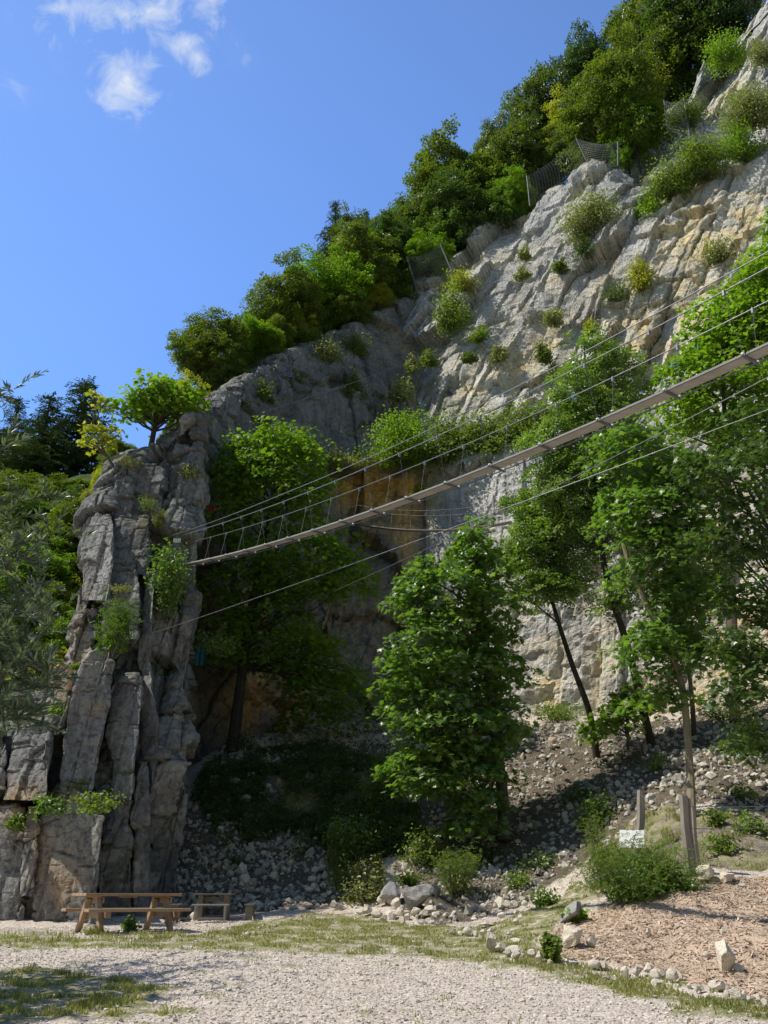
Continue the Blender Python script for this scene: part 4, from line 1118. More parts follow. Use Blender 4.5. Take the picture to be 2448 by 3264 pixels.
PP = np.concatenate(PP); D = np.concatenate(NN_)
# leaves point along the shoot, splayed
ax = D + rng.normal(size=D.shape) * .45; ax /= np.linalg.norm(ax, axis=1)[:, None]
nx_ = np.cross(ax, rng.normal(size=D.shape)); nx_ /= np.linalg.norm(nx_, axis=1)[:, None]
Bm = np.stack([np.cross(ax, nx_), ax, nx_], 2)
v, f = scatter(LEAF_NARROW[0] * [1.25, 1, 1] + [0, .5, 0], LEAF_NARROW[1], PP, Bm, .10 + .055 * rng.random(len(PP)))
mb.build('trunk', M['bark'], root)
link('crown', mesh_np('crown', v, f, mat=M['leaf_willow']), root)

# --- bushes
def bush(px, foot, w, h, Y, leafmat, label, kind='round', name='bush', cat='bush', group=None, seed=0, dens=1.0, ground=False, lsize=None, tmpl=None):
    """leafy bush, w x h pixels on the photo, standing at (px, foot)"""
    rng = np.random.default_rng(seed + 900)
    b = GS(px, foot) if ground else W(px, foot, Y)
    if ground: Y = b[1]
    s = mpp(b); w *= s; h *= s
    root = empty(name, b); tag(root, label, cat, group)
    nst = max(7, int(16 * dens)); mb = MB(); P = []; Nn = []
    ls = lsize or max(.05, min(.16, 3.0 * s))
    for k in range(nst):
        a = rng.random() * 6.283; r = math.sqrt(rng.random()) * .5 * w
        lean = .55 if kind == 'round' else .25
        e = np.array([r * math.cos(a), r * math.sin(a) * .8, h * (1 - (.9 if kind == 'round' else .35) * (r / (.5 * w)) ** 2) * (.75 + .3 * rng.random())])
        if kind == 'hang': e[2] = h * (.2 - .9 * rng.random() * (r / (.5 * w)) + .3)
        st = np.array([.25 * e[0], .25 * e[1], -.05])
        n = 6; t_ = np.linspace(0, 1, n); p = st + (e - st) * t_[:, None]; p[:, 2] += .12 * h * np.sin(t_ * 3.14); p[1:-1] += rng.normal(size=(4, 3)) * .04 * h
        mb.tube(p, np.linspace(.02, .004, n) * min(1, h / 1.5 + .3), 5, False)
        m = int(max(40, 1.1 * (w / nst ** .5) * h / ls ** 2 * 1.5) * dens); m = min(m, 700)
        t2 = .15 + .85 * rng.random(m) ** .8
        q = st + (e - st) * t2[:, None] + rng.normal(size=(m, 3)) * np.array([.13 * w, .13 * w, .09 * h]) * (.5 + .6 * t2[:, None])
        q[:, 2] = np.maximum(q[:, 2], -.1 * h if kind != 'hang' else -9)
        P.append(q); Nn.append(np.tile([[0, 0, 1.]], (m, 1)) + (q - [0, 0, .4 * h]) / max(w, h))
    P = np.concatenate(P); Nn = np.concatenate(Nn)
    v, f = leaves(tmpl or LEAF_SIMPLE, P, Nn, ls, rng, .8)
    mb.build('stem', M['bark'], root)
    link('foliage', mesh_np('foliage', v, f, mat=M[leafmat]), root)
    return root
BUSH = [
    (398, 462, 72, 58, 41, 'leaf_bright', 'round bright green bush on the ledge over the rusty hollow'),
    (450, 464, 62, 62, 40.6, 'leaf_bush', 'yellow-green broom bush just right of the round bright ledge bush'),
    (486, 461, 66, 58, 39.8, 'leaf_bush', 'middle broom bush on the ledge crossed by the bridge cables'),
    (524, 454, 60, 60, 39.2, 'leaf_bush', 'right-hand broom bush on the ledge before the pale ash leaves'),
    (545, 428, 36, 36, 39.2, 'leaf_olive', 'dull green bush at the right end of the ledge'),
    (455, 330, 36, 66, 45.8, 'leaf_bush', 'tall light green bush in the gully under the left rockfall netting'),
    (462, 290, 30, 30, 47.5, 'leaf_yellow', 'yellowish bush at the head of the gully beside the left netting'),
    (326, 362, 34, 32, 44.2, 'leaf_sage', 'grey-green tuft of bush on the rim of the dark back face'),
    (357, 358, 30, 36, 46, 'leaf_beech', 'dark green bush on the rim right of the grey-green one'),
    (400, 400, 28, 30, 45, 'leaf_sage', 'grey-green bush on the pinnacle left of the gully'),
    (412, 372, 14, 22, 46, 'leaf_sage', 'small bush on the left flank of the pinnacle'),
    (430, 365, 18, 18, 45.6, 'leaf_bush', 'small green bush on the right flank of the pinnacle'),
    (352, 400, 24, 36, 44.4, 'leaf_olive', 'thin olive shrub half-way up the dark back face'),
    (262, 402, 26, 26, 39, 'leaf_olive', 'low shrub on the left part of the dark back face'),
    (290, 384, 26, 12, 42.6, 'leaf_olive', 'mossy cushion on the small overhang of the dark back face'),
    (596, 236, 60, 56, 43.5, 'leaf_sage', 'silvery willow bush hanging on the upper face below the tilted steel post'),
    (590, 256, 30, 24, 43.2, 'leaf_dark', 'dark bush under the silvery willow bush'),
    (561, 272, 18, 16, 44, 'leaf_beech', 'small dark round bush alone in the netted rock'),
    (525, 258, 12, 14, 46, 'leaf_sage', 'upper tuft on the netted rock edge'),
    (522, 278, 16, 14, 45.8, 'leaf_sage', 'lower tuft on the netted rock edge'),
    (650, 222, 30, 36, 42.2, 'leaf_bright', 'green bush at the left end of the sunny shrub band'),
    (672, 196, 50, 44, 42, 'leaf_bush', 'yellow-green shrub in the sunny band on the upper ledge'),
    (702, 178, 60, 50, 41.5, 'leaf_bush', 'largest yellow-green shrub in the sunny band on the upper ledge'),
    (742, 158, 44, 50, 40.6, 'leaf_bright', 'leafy green bush at the right end of the sunny band'),
    (752, 125, 56, 50, 40.5, 'leaf_sage', 'grey-green bush high at the right edge above the sunny band'),
    (642, 290, 30, 40, 40.6, 'leaf_yellow', 'yellow-green bush in the cleft beside the pale ochre rock'),
    (618, 300, 30, 26, 41.2, 'leaf_olive', 'olive bush left of the cleft bush'),
    (594, 335, 18, 22, 41.5, 'leaf_yellow', 'small yellow bush under the little cave'),
    (556, 322, 26, 18, 42.6, 'leaf_sage', 'grassy tuft under the netted rock'),
    (480, 340, 24, 16, 44.4, 'leaf_bush', 'small grassy bush at the foot of the netted rock'),
    (500, 360, 18, 18, 43.4, 'leaf_sage', 'grey tuft below the netted rock foot'),
    (545, 362, 18, 30, 42, 'leaf_olive', 'thin olive bush beside the orange break in the rock'),
    (470, 362, 16, 12, 44, 'leaf_olive', 'tiny tuft above the ledge bushes'),
    (720, 262, 40, 34, 39.2, 'leaf_sage', 'sparse grey-green shrub on the pale rock at the right'),
    (728, 60, 40, 44, 46, 'leaf_bright', 'light green bush on the edge of the topmost pale rock'),
    (690, 125, 40, 44, 45.5, 'leaf_olive', 'bush at the left foot of the topmost pale rock'),
    (765, 60, 30, 30, 44, 'leaf_sage', 'bush at the right edge on the topmost pale rock'),
    (336, 470, 70, 14, 41.6, 'leaf_grass', 'grass cushion on the ledge behind the short net post'),
    (420, 492, 12, 8, 41, 'leaf_yellow', 'small yellow tuft on the rusty pillar'),
    (640, 90, 50, 40, 53, 'leaf_yellow', 'pale yellow-green bush in the gap of the upper wood'),
]
for i, q in enumerate(BUSH): bush(*q, seed=i, group='bushes growing on the cliff ledges', dens=1.9 if q[2] >= 55 else 1.25)
# plants on the fin
FB = [
    (112, 656, 46, 66, 23.9, 'needle_light', 'dark yew-like shrub hanging on the front of the rock fin', 'tall', 'yew_bush'),
    (160, 618, 52, 80, 25.4, 'leaf_cool', 'loose leafy shrub on the fin flank under the bridge end', 'tall', 'bush'),
    (213, 652, 44, 34, 28.4, 'leaf_cool', 'leafy branch sticking out right of the fin over the dark cove', 'round', 'bush'),
    (98, 808, 52, 30, 23.0, 'leaf_bush', 'bramble-like plant spilling over the top of the flat low rock plate', 'hang', 'bush'),
    (50, 806, 30, 28, 23.0, 'leaf_cool', 'trailing green sprig at the left end of the flat low rock plate', 'hang', 'bush'),
    (14, 828, 20, 14, 23.4, 'leaf_bush', 'small tuft on the small pillar at the left edge', 'round', 'bush'),
    (57, 712, 14, 14, 23.8, 'leaf_bright', 'bright little fern sprig beside the curved root', 'round', 'fern'),
    (148, 512, 22, 18, 26, 'leaf_bush', 'grassy tuft in the middle of the fin tower', 'tall', 'grass_tuft'),
    (158, 527, 10, 7, 26.2, 'leaf_yellow', 'small dry tuft above the white plaque', 'tall', 'grass_tuft'),
    (120, 592, 26, 8, 24.8, 'leaf_grass', 'dry grass cap on the small shelf above the yew-like shrub', 'tall', 'grass_tuft'),
    (190, 478, 20, 20, 27, 'leaf_sage', 'grey-green tuft at the right shoulder of the fin', 'round', 'bush'),
    (128, 466, 24, 10, 26.6, 'leaf_grass', 'dry grass on the left shoulder of the fin top', 'tall', 'grass_tuft'),
    (162, 520, 26, 10, 26.4, 'leaf_grass', 'thin dry grass on the cracked ledge of the tower', 'tall', 'grass_tuft'),
    (86, 500, 14, 12, 27.5, 'leaf_grass', 'brown dry grass on the left edge of the fin', 'tall', 'grass_tuft'),
    (22, 722, 40, 12, 24, 'leaf_grass', 'dry grass on the low left shoulder of the fin', 'tall', 'grass_tuft'),
    (78, 668, 14, 8, 24.6, 'leaf_bush', 'moss tuft at the top of the tall dark plate', 'round', 'bush'),
]
for i, (px, ft, w, h, Y, mt, lb, kd, nm) in enumerate(FB):
    bush(px, ft, w, h, Y, mt, lb, kd, nm, {'yew_bush': 'shrub', 'fern': 'fern', 'grass_tuft': 'grass tuft'}.get(nm, 'bush'), 'plants rooted in the rock fin', 50 + i,
         dens=1.1 if h > 60 else .7 if nm == 'bush' and h > 30 else .9, lsize=.17 if nm == 'yew_bush' else .11 if nm == 'bush' else None, tmpl=LEAF_ASH if nm == 'yew_bush' else LEAF_NARROW if nm == 'grass_tuft' else None)
# on the ground
GB = [
    (725, 850, 44, 24, 'leaf_bush', 'low green weeds on the bank right of the fence posts', 'round', .8),
    (752, 836, 36, 20, 'leaf_maple', 'small weeds on the bank near the right edge', 'round', .7),
    (716, 828, 30, 18, 'leaf_bush', 'small weeds behind the fence wires', 'tall', .7),
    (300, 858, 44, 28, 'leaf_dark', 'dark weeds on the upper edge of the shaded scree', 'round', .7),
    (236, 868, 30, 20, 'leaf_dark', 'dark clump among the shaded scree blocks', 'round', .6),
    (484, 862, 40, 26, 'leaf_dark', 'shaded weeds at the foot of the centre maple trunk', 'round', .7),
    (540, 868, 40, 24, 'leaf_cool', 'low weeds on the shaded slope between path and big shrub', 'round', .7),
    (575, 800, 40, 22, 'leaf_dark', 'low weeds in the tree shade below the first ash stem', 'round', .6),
    (520, 892, 36, 20, 'leaf_bush', 'sunlit weeds where the path meets the shaded slope', 'tall', .8),
    (740, 800, 40, 22, 'leaf_bush', 'low weeds at the right edge above the white stones', 'round', .7),
    (660, 770, 36, 16, 'leaf_maple', 'small weeds beside the second ash stem', 'round', .6),
    (642, 895, 112, 64, 'leaf_bush', 'big sunlit yellow-green shrub around the white sign', 'round', 1.9),
    (632, 902, 62, 48, 'leaf_cool', 'dark green nettle patch in front of the big sunlit shrub', 'round', 1.3),
    (672, 890, 56, 36, 'leaf_cool', 'dark leafy weeds at the foot of the split fence post', 'round', 1.2),
    (600, 872, 44, 56, 'leaf_bush', 'leafy weeds left of the big sunlit shrub', 'round', 1.1),
    (598, 826, 46, 34, 'leaf_maple', 'green weeds at the edge of the tree shade', 'round', .9),
    (382, 818, 50, 62, 'leaf_cool', 'pale leafy bush left under the centre maple', 'tall', 1.2),
    (352, 868, 56, 56, 'leaf_cool', 'shaded bush in front of the grey scree', 'tall', 1.0),
    (425, 868, 56, 42, 'leaf_bush', 'weeds lit by the sun on the path bank', 'round', 1.0),
    (458, 898, 50, 48, 'leaf_bush', 'tall weeds right of the grey boulder path', 'tall', 1.1),
    (365, 902, 50, 46, 'leaf_sage', 'grey-green bush left of the grey boulder', 'round', 1.0),
    (345, 892, 40, 30, 'leaf_maple', 'low dark green plants between scree and boulder', 'round', .8),
    (410, 885, 40, 14, 'leaf_bush', 'grass cap behind the grey boulder', 'tall', .8),
    (552, 964, 26, 30, 'leaf_bush', 'upright weeds among the white border stones', 'tall', .8),
    (544, 908, 30, 18, 'leaf_maple', 'green clump beside the path foot', 'tall', .7),
    (576, 922, 26, 14, 'leaf_bright', 'grass clump on the leaning slab', 'tall', .8),
    (130, 932, 20, 16, 'leaf_cool', 'small weed growing under the wooden picnic table', 'round', .7),
    (92, 936, 26, 10, 'leaf_grass', 'grass tuft at the left feet of the wooden picnic table', 'tall', .8),
    (755, 755, 60, 40, 'leaf_maple', 'low leafy branches at the right edge above the stones', 'round', 1.0),
    (560, 722, 60, 24, 'leaf_bush', 'weeds along the foot of the grey wall left of the ash stem', 'tall', 1.0),
    (728, 722, 60, 20, 'leaf_bush', 'weeds along the foot of the pale right wall', 'tall', .9),
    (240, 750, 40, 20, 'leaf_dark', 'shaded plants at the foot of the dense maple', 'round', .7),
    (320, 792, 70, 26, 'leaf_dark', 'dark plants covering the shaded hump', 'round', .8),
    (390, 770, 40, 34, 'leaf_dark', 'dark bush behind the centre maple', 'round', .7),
    (520, 742, 30, 30, 'leaf_sage', 'grey-green bush at the wall foot right of the centre maple', 'round', .7),
]
for i, (px, ft, w, h, mt, lb, kd, dn) in enumerate(GB):
    bush(px, ft, w, h, 0, mt, lb, kd, 'bush', 'bush', 'weeds and bushes on the quarry floor', 120 + i, dn, True, lsize=.085 if dn > 1 else .1, tmpl=LEAF_ASH if mt == 'leaf_bush' and dn > 1 else LEAF_NARROW if mt == 'leaf_grass' else None)
# ------------------------------------------------------------------ stones
import bmesh
def ico(sub):
    bm = bmesh.new(); bmesh.ops.create_icosphere(bm, subdivisions=sub, radius=1.0)
    v = np.array([q.co[:] for q in bm.verts]); f = np.array([[w.index for w in q.verts] for q in bm.faces]); bm.free()
    return v, f
def chip_rock(seed, sub=2, cuts=9, rough=.05):
    """angular broken stone: a sphere cut flat by random planes"""
    rng = np.random.default_rng(seed)
    v, f = ico(sub); v = v.copy()
    for _ in range(cuts):
        n = rng.normal(size=3); n /= np.linalg.norm(n); d = .34 + .42 * rng.random()
        e = np.maximum(v @ n - d, 0); v -= e[:, None] * n
    v *= 1 + rough * perlin(v * 2.5 + seed)[:, None]
    v *= np.array([1, .75 + .3 * rng.random(), .6 + .3 * rng.random()])
    v[:, :2] /= np.abs(v[:, :2]).max(); v[:, 2] /= np.abs(v[:, 2]).max()
    return v, f
ROCKT = [chip_rock(40 + k, 2, 10) for k in range(8)]
ROCKS = [chip_rock(60 + k, 1, 12, .0) for k in range(8)]
ROCKM = [mesh_np('stone', v, f, mat=M['stone']) for v, f in [chip_rock(20 + k, 3, 14, .09) for k in range(8)]]
BOULM = [mesh_np('boulder', v, f, mat=M['boulder']) for v, f in [chip_rock(10 + k, 4, 16, .12) for k in range(4)]]
PALEM = [mesh_np('boulder', v, f, mat=M['stone']) for v, f in [chip_rock(110 + k, 4, 16, .12) for k in range(4)]]

def stone(px, py, w, h, label=None, group=None, name='stone', cat='stone', k=0, rot=None, mesh=None, sink=.2, dp=None):
    p = GS(px, py); s = mpp(p)
    q_ = 1.3 if group and name == 'stone' else 1.0
    a, c = q_ * w * s / 2, q_ * h * s / 2 / .95
    o = link(name, (mesh or ROCKM)[k % len(mesh or ROCKM)], None, (p[0], p[1], p[2] + c * (1 - sink)), (0, rot or 0, random.uniform(-.5, .5)), (a, dp * s if dp else (a + c) / 2, c))
    tag(o, label, cat, group); return o
zb = lambda x, y: (282.4 + x * .1702, 721.6 + y * .1702)
zc_ = lambda x, y: (502 + x * .1604, 721.6 + y * .1604)
# boulders with a look of their own
stone(417, 912, 36, 25, 'big grey square boulder beside the path, biggest of its heap', None, 'boulder', 'boulder', 0, mesh=BOULM, sink=.25)
stone(389, 904, 26, 22, 'grey boulder half under grass at the left of the biggest boulder', None, 'boulder', 'boulder', 1, mesh=BOULM)
stone(437, 899, 14, 13, 'dark grey block wedged behind the biggest boulder', None, 'boulder', 'boulder', 2, mesh=BOULM)
stone(443, 912, 16, 11, 'dark grey block at the right foot of the biggest boulder', None, 'boulder', 'boulder', 3, mesh=BOULM)
stone(574, 949, 24, 24, 'grey-white boulder at the left end of the bark mulch bed', None, 'boulder', 'boulder', 0, mesh=PALEM)
stone(593, 949, 12, 14, 'flat grey stone standing in the mulch beside the grey-white boulder', None, 'stone', 'stone', 3)
stone(571, 923, 34, 15, 'long slanting grey slab above the mulch bed', None, 'boulder', 'boulder', 1, rot=-.6, mesh=BOULM, sink=.1)
stone(726, 974, 20, 32, 'tall leaning stone in the mulch with a shaded grey flank', None, 'boulder', 'boulder', 2, rot=.25, mesh=PALEM, sink=.15)
stone(738, 974, 14, 13, 'pale wedge of stone leaning at the right of the tall leaning stone', None, 'stone', 'stone', 4)
stone(708, 958, 10, 8, 'rounded stone in the mulch left of the tall leaning stone', None, 'stone', 'stone', 5)
stone(491, 955, 11, 23, 'upright orange-white stone at the left end of the border row', None, 'boulder', 'boulder', 3, mesh=PALEM, sink=.15)
stone(501, 955, 12, 10, 'white stone leaning on the upright orange-white stone', None, 'stone', 'stone', 1)
stone(515, 957, 19, 10, 'flat white stone, largest of the left border stones', None, 'stone', 'stone', 2)
stone(520, 944, 22, 6, 'long low whitish slab behind the flat white border stone', None, 'stone', 'stone', 6)
stone(706, 880, 27, 16, 'big white stone at the foot of the fence posts', None, 'boulder', 'boulder', 1, mesh=PALEM)
stone(727, 881, 17, 13, 'second white stone right of the fence posts', None, 'boulder', 'boulder', 0, mesh=PALEM)
stone(743, 886, 12, 5, 'low white stone at the mulch edge near the right side', None, 'stone', 'stone', 3)
stone(247, 938, 10, 7, 'single brownish rock lying on the gravel right of the picnic table', None, 'stone', 'stone', 7)
stone(607, 938, 7, 6, 'white stone lying alone on the mulch near the grey-white boulder', None, 'stone', 'stone', 0)
stone(649, 937, 7, 9, 'narrow white stone upright in the middle of the mulch', None, 'stone', 'stone', 1)
stone(682, 936, 5, 4, 'tiny white stone on the mulch', None, 'stone', 'stone', 2)
stone(723, 936, 6, 7, 'round white stone on the upper right mulch', None, 'stone', 'stone', 4)
stone(485, 912, 11, 8, 'pale square stone alone at the right side of the path', None, 'stone', 'stone', 5)
stone(502, 908, 12, 8, 'pale stone at the top of the path beside the grass', None, 'stone', 'stone', 6)
stone(516, 927, 8, 6, 'pale stone alone in the green grass', None, 'stone', 'stone', 7)
# rows and heaps
for i, (x, y, w, h) in enumerate([(85, 1510, 11, 8), (235, 1512, 8, 10), (190, 1485, 8, 7), (40, 1480, 9, 6), (420, 1525, 14, 8), (590, 1552, 13, 8), (640, 1550, 10, 7), (770, 1595, 9, 9), (840, 1600, 12, 9), (920, 1590, 10, 10), (960, 1625, 9, 10), (1005, 1615, 10, 8), (965, 1665, 11, 8), (1078, 1635, 12, 11), (1120, 1622, 7, 6), (1170, 1672, 5, 4), (1215, 1690, 7, 6), (1240, 1682, 6, 6), (1325, 1680, 9, 9), (1375, 1685, 11, 8), (1290, 1722, 11, 7), (1410, 1720, 6, 7), (1475, 1725, 12, 9), (1510, 1722, 6, 6), (1550, 1750, 9, 6), (1600, 1755, 7, 8), (820, 1640, 5, 4), (660, 1625, 8, 4), (300, 1520, 5, 4), (130, 1490, 6, 5), (1650, 1775, 8, 6)]):
    stone(*zc_(x, y), w, h, 'white limestone lump in the border row between gravel and mulch', 'white stones bordering the mulch bed', k=i)
for i, (x, y, w, h) in enumerate([(1005, 1262, 7, 5), (1050, 1262, 7, 5), (1095, 1262, 9, 7), (1140, 1264, 6, 5), (1180, 1262, 7, 5), (1225, 1255, 9, 5), (1330, 1255, 7, 4)]):
    stone(*zb(x, y), w, h, 'small stone in the short row in front of the path', 'small stones laid in a short row', k=i + 3)
for i, (x, y, w, h) in enumerate([(500, 1140, 10, 8), (555, 1150, 10, 6), (600, 1175, 8, 5), (640, 1160, 11, 9), (700, 1155, 9, 9), (710, 1195, 7, 7), (735, 1165, 7, 5), (780, 1150, 11, 7), (830, 1160, 7, 7), (870, 1140, 10, 6), (860, 1185, 9, 6), (900, 1160, 8, 6), (590, 1080, 10, 8), (640, 1070, 12, 8), (670, 1100, 8, 9), (960, 1170, 8, 5), (1000, 1180, 7, 4), (460, 1130, 8, 5), (820, 1195, 8, 5), (640, 1190, 6, 4)]):
    stone(*zb(x, y), w, h, 'white rubble stone heaped round the foot of the big grey boulder', 'white rubble round the big boulder', k=i + 1)
for i, (x, y, w, h) in enumerate([(1280, 1090, 9, 7), (1325, 1110, 11, 6), (1320, 1080, 7, 5), (1430, 1095, 7, 6), (1370, 1090, 8, 6), (1290, 1160, 9, 5), (1375, 1150, 6, 5), (1200, 1215, 14, 4), (1400, 1160, 5, 4)]):
    stone(*zb(x, y), w, h, 'white stone scattered between path and grass', 'white stones at the right edge of the path', k=i + 2)
# larger lumps lying on the scree slopes: each one its own thing
rng = np.random.default_rng(303)
def scatter_px(poly, n):
    xs = [p[0] for p in poly]; ys = [p[1] for p in poly]; out = []
    while len(out) < n:
        q = np.stack([rng.uniform(min(xs), max(xs), 400), rng.uniform(min(ys), max(ys), 400)], 1)
        out += list(q[in_poly(q, poly)])
    return np.array(out[:n])
LUMP = [
    (36, [(185, 905), (245, 865), (300, 845), (340, 870), (335, 905), (250, 914)], 'bluish grey scree block in the shade behind the small table', 'scree blocks in the shade left of the path', 13),
    (26, [(600, 780), (690, 760), (768, 730), (768, 800), (690, 800), (620, 815)], 'pale scree block on the sunlit slope behind the fence posts', 'scree blocks on the sunlit right slope', 9),
    (18, [(510, 740), (560, 735), (575, 750), (530, 765), (505, 760)], 'sunlit pale scree block at the foot of the grey wall', 'scree blocks below the grey wall', 9),
    (22, [(520, 800), (600, 770), (620, 800), (580, 850), (540, 890), (510, 880)], 'shaded scree block right of the centre maple trunk', 'scree blocks in the shade of the maple', 8),
]
for n, poly, lb, gp, big in LUMP:
    for i, (x, y) in enumerate(scatter_px(poly, n)):
        w = big * (.45 + .8 * rng.random() ** 2)
        stone(x, y, w, w * (.5 + .35 * rng.random()), lb, gp, 'scree_block', 'stone', i, mesh=ROCKM)

LUMP2 = [(16, [(705, 820), (768, 818), (768, 866), (715, 862)], 'pale stone lying on the weedy bank right of the fence posts', 'stones on the weedy bank', 6)]
for n, poly, lb, gp, big in LUMP2:
    for i, (x, y) in enumerate(scatter_px(poly, n)):
        w = big * (.45 + .8 * rng.random() ** 2); stone(x, y, w, w * .7, lb, gp, 'bank_stone', 'stone', i, mesh=ROCKM)
# scree, pebbles: nobody could count these
def in_view(p, m=40):
    q = proj(p); return (q[:, 0] > -m) & (q[:, 0] < 768 + m) & (q[:, 1] > 600) & (q[:, 1] < 1024 + m)
def sample(polys, n, avoid=()):
    out = []
    for poly in polys:
        a = np.array(poly); lo, hi = a.min(0), a.max(0)
        q = lo + (hi - lo) * rng.random((n * 3, 2)); m = in_poly(q, poly)
        for av in avoid: m &= ~in_poly(q, av)
        out.append(q[m])
    q = np.concatenate(out)[:]
    q = q[rng.permutation(len(q))][:n]
    z = surf_z(q); p = np.concatenate([q, z[:, None]], 1)
    return p[in_view(p)]
def rubble(name, p, size, mat, flat=1.0):
    V = []; Fc = []; off = 0
    for k in range(8):
        s = slice(k, None, 8); q = p[s]; sz = size[s]
        if not len(q): continue
        v, f = scatter(ROCKS[k][0], ROCKS[k][1], q + np.array([0, 0, 1.]) * (sz * .25)[:, None], rand_basis(len(q), rng) if flat == 1 else basis_from(np.array([[0, 0, 1.]]) + rng.normal(size=(len(q), 3)) * .25, rng.random(len(q)) * 6.28), np.stack([sz, sz, sz * flat], 1))
        V.append(v); Fc.append(f + off); off += len(v)
    o = link(name, mesh_np(name, np.concatenate(V), np.concatenate(Fc), mat=mat)); tag(o, kind='stuff'); return o
p = np.concatenate([sample(Z_SCREE, 52000), sample([Z_GRASS[2]], 2600)])
dens = fbm(p * [.55, .55, 0] + 5, 3)
cov = in_poly(p[:, :2], Z_GRASS[3]) | in_poly(p[:, :2], Z_GRASS[4])
left = (p[:, 0] < -1.2) & (p[:, 1] < 29.5)
keep = (rng.random(len(p)) < .35 + .5 * left + .9 * sstep(dens, -.2, .4) * .9) & ~(cov & (rng.random(len(p)) < .85)); p = p[keep][:24000]
size = (.022 + .10 * rng.random(len(p)) ** 4.0 + .05 * (rng.random(len(p)) < .05)) * np.where((p[:, 0] < -1.2) & (p[:, 1] < 29.5), 1.45, .9)
p = p[(p[:, 0] < -.5) | (rng.random(len(p)) < .95)]; size = size[:len(p)]
o = rubble('scree', p, size, M['scree']); tag(o, 'broken pale limestone scree covering the slopes under the cliffs', 'scree')
PATHP = gpoly([(440, 930), (470, 905), (455, 880), (440, 860), (460, 855), (490, 880), (520, 895), (560, 900), (530, 915), (500, 925)])
yard = gpoly([(-60, 1030), (-60, 930), (100, 926), (240, 918), (300, 915), (345, 912), (470, 925), (545, 955), (700, 1000), (800, 1024), (800, 1030)])
p = sample([yard], 30000); p = np.concatenate([p, sample([PATHP], 1600)])
thin = in_poly(p[:, :2], Z_GRASS[0]) | in_poly(p[:, :2], Z_GRASS[1])
p = p[~(thin & (rng.random(len(p)) < .75))]
size = .009 + .016 * rng.random(len(p)) ** 2.5 + .02 * (rng.random(len(p)) < .012)
o = rubble('gravel', p, size, M['pebble'], .7); tag(o, 'loose pale gravel stones strewn over the yard', 'gravel')
# bark mulch
p = sample(Z_MULCH, 14000)
n = len(p)
B = basis_from(np.array([[0, 0, 1.]]) + rng.normal(size=(n, 3)) * .35, rng.random(n) * 6.28)
tv = np.array([(-1, -.22, 0), (1, -.15, .05), (.9, .2, .1), (-.9, .25, -.02), (-1, -.2, .12), (1, -.13, .17), (.85, .2, .2), (-.9, .25, .1)])
tf = np.array([(0, 1, 5, 4), (1, 2, 6, 5), (2, 3, 7, 6), (3, 0, 4, 7), (4, 5, 6, 7), (3, 2, 1, 0)])
v, f = scatter(tv, tf, p + [0, 0, .012], B, .016 + .045 * rng.random(n) ** 1.6)
tag(link('bark_mulch', mesh_np('bark_mulch', v, f, mat=M['chips'])), 'orange-brown bark and wood chips spread over the raised bed', 'mulch', kind='stuff')

# grass and ground cover
BL = (np.array([(-.06, 0, 0), (.06, 0, 0), (.045, .10, .5), (-.045, .10, .5), (0, .30, 1.)]), np.array([(0, 1, 2), (0, 2, 3), (3, 2, 4)]))
def grass(polys, n, hgt, thr, seed, avoid=()):
    p = sample(polys, n, avoid)
    d = fbm(p * [1.7, 1.7, 0] + seed, 4)
    p = p[rng.random(len(p)) < sstep(d, thr, thr + .5)]
    k = len(p)
    nrm = np.array([[0, 0, 1.]]) + rng.normal(size=(k, 3)) * .3
    B = basis_from(nrm, rng.random(k) * 6.28)
    hh = hgt * (.4 + .9 * rng.random(k))
    return scatter(BL[0], BL[1], p, B, np.stack([hh * .0 + .10 + .06 * rng.random(k), hh, hh], 1))
parts = [grass([gpoly([(500, 946), (545, 950), (600, 965), (660, 980), (720, 990), (790, 1004), (800, 1022), (700, 1012), (600, 988), (520, 966)])], 9000, .05, -.3, 21), grass([Z_GRASS[0]], 60000, .055, -.12, 3), grass([Z_GRASS[1]], 20000, .065, .0, 5), grass([Z_GRASS[2]], 16000, .13, .1, 7), grass([Z_GRASS[3], Z_GRASS[4]], 16000, .2, -.4, 9), grass([yard], 22000, .06, .42, 11),
         grass([gpoly([(-20, 945), (250, 938), (250, 932), (90, 934), (-20, 936)])], 4000, .10, -.1, 13)]
V = []; Fc = []; off = 0
for v, f in parts: V.append(v); Fc.append(f + off); off += len(v)
pc = sample([Z_COVE], 9000)
pc = pc[rng.random(len(pc)) < sstep(fbm(pc * [.9, .9, 0] + 4, 3), -.55, .0)]
v2, f2 = leaves(LEAF_ASH, pc + np.abs(rng.normal(size=(len(pc), 3))) * [0, 0, .13], np.tile([[0, -.2, 1.]], (len(pc), 1)), .30, rng, .6)
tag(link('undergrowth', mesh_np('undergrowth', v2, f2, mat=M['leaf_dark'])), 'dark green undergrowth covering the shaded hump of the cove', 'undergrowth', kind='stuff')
tag(link('grass', mesh_np('grass', np.concatenate(V), np.concatenate(Fc), mat=M['leaf_grass'])), 'short sun-dried grass along the gravel and on the banks', 'grass', kind='stuff')

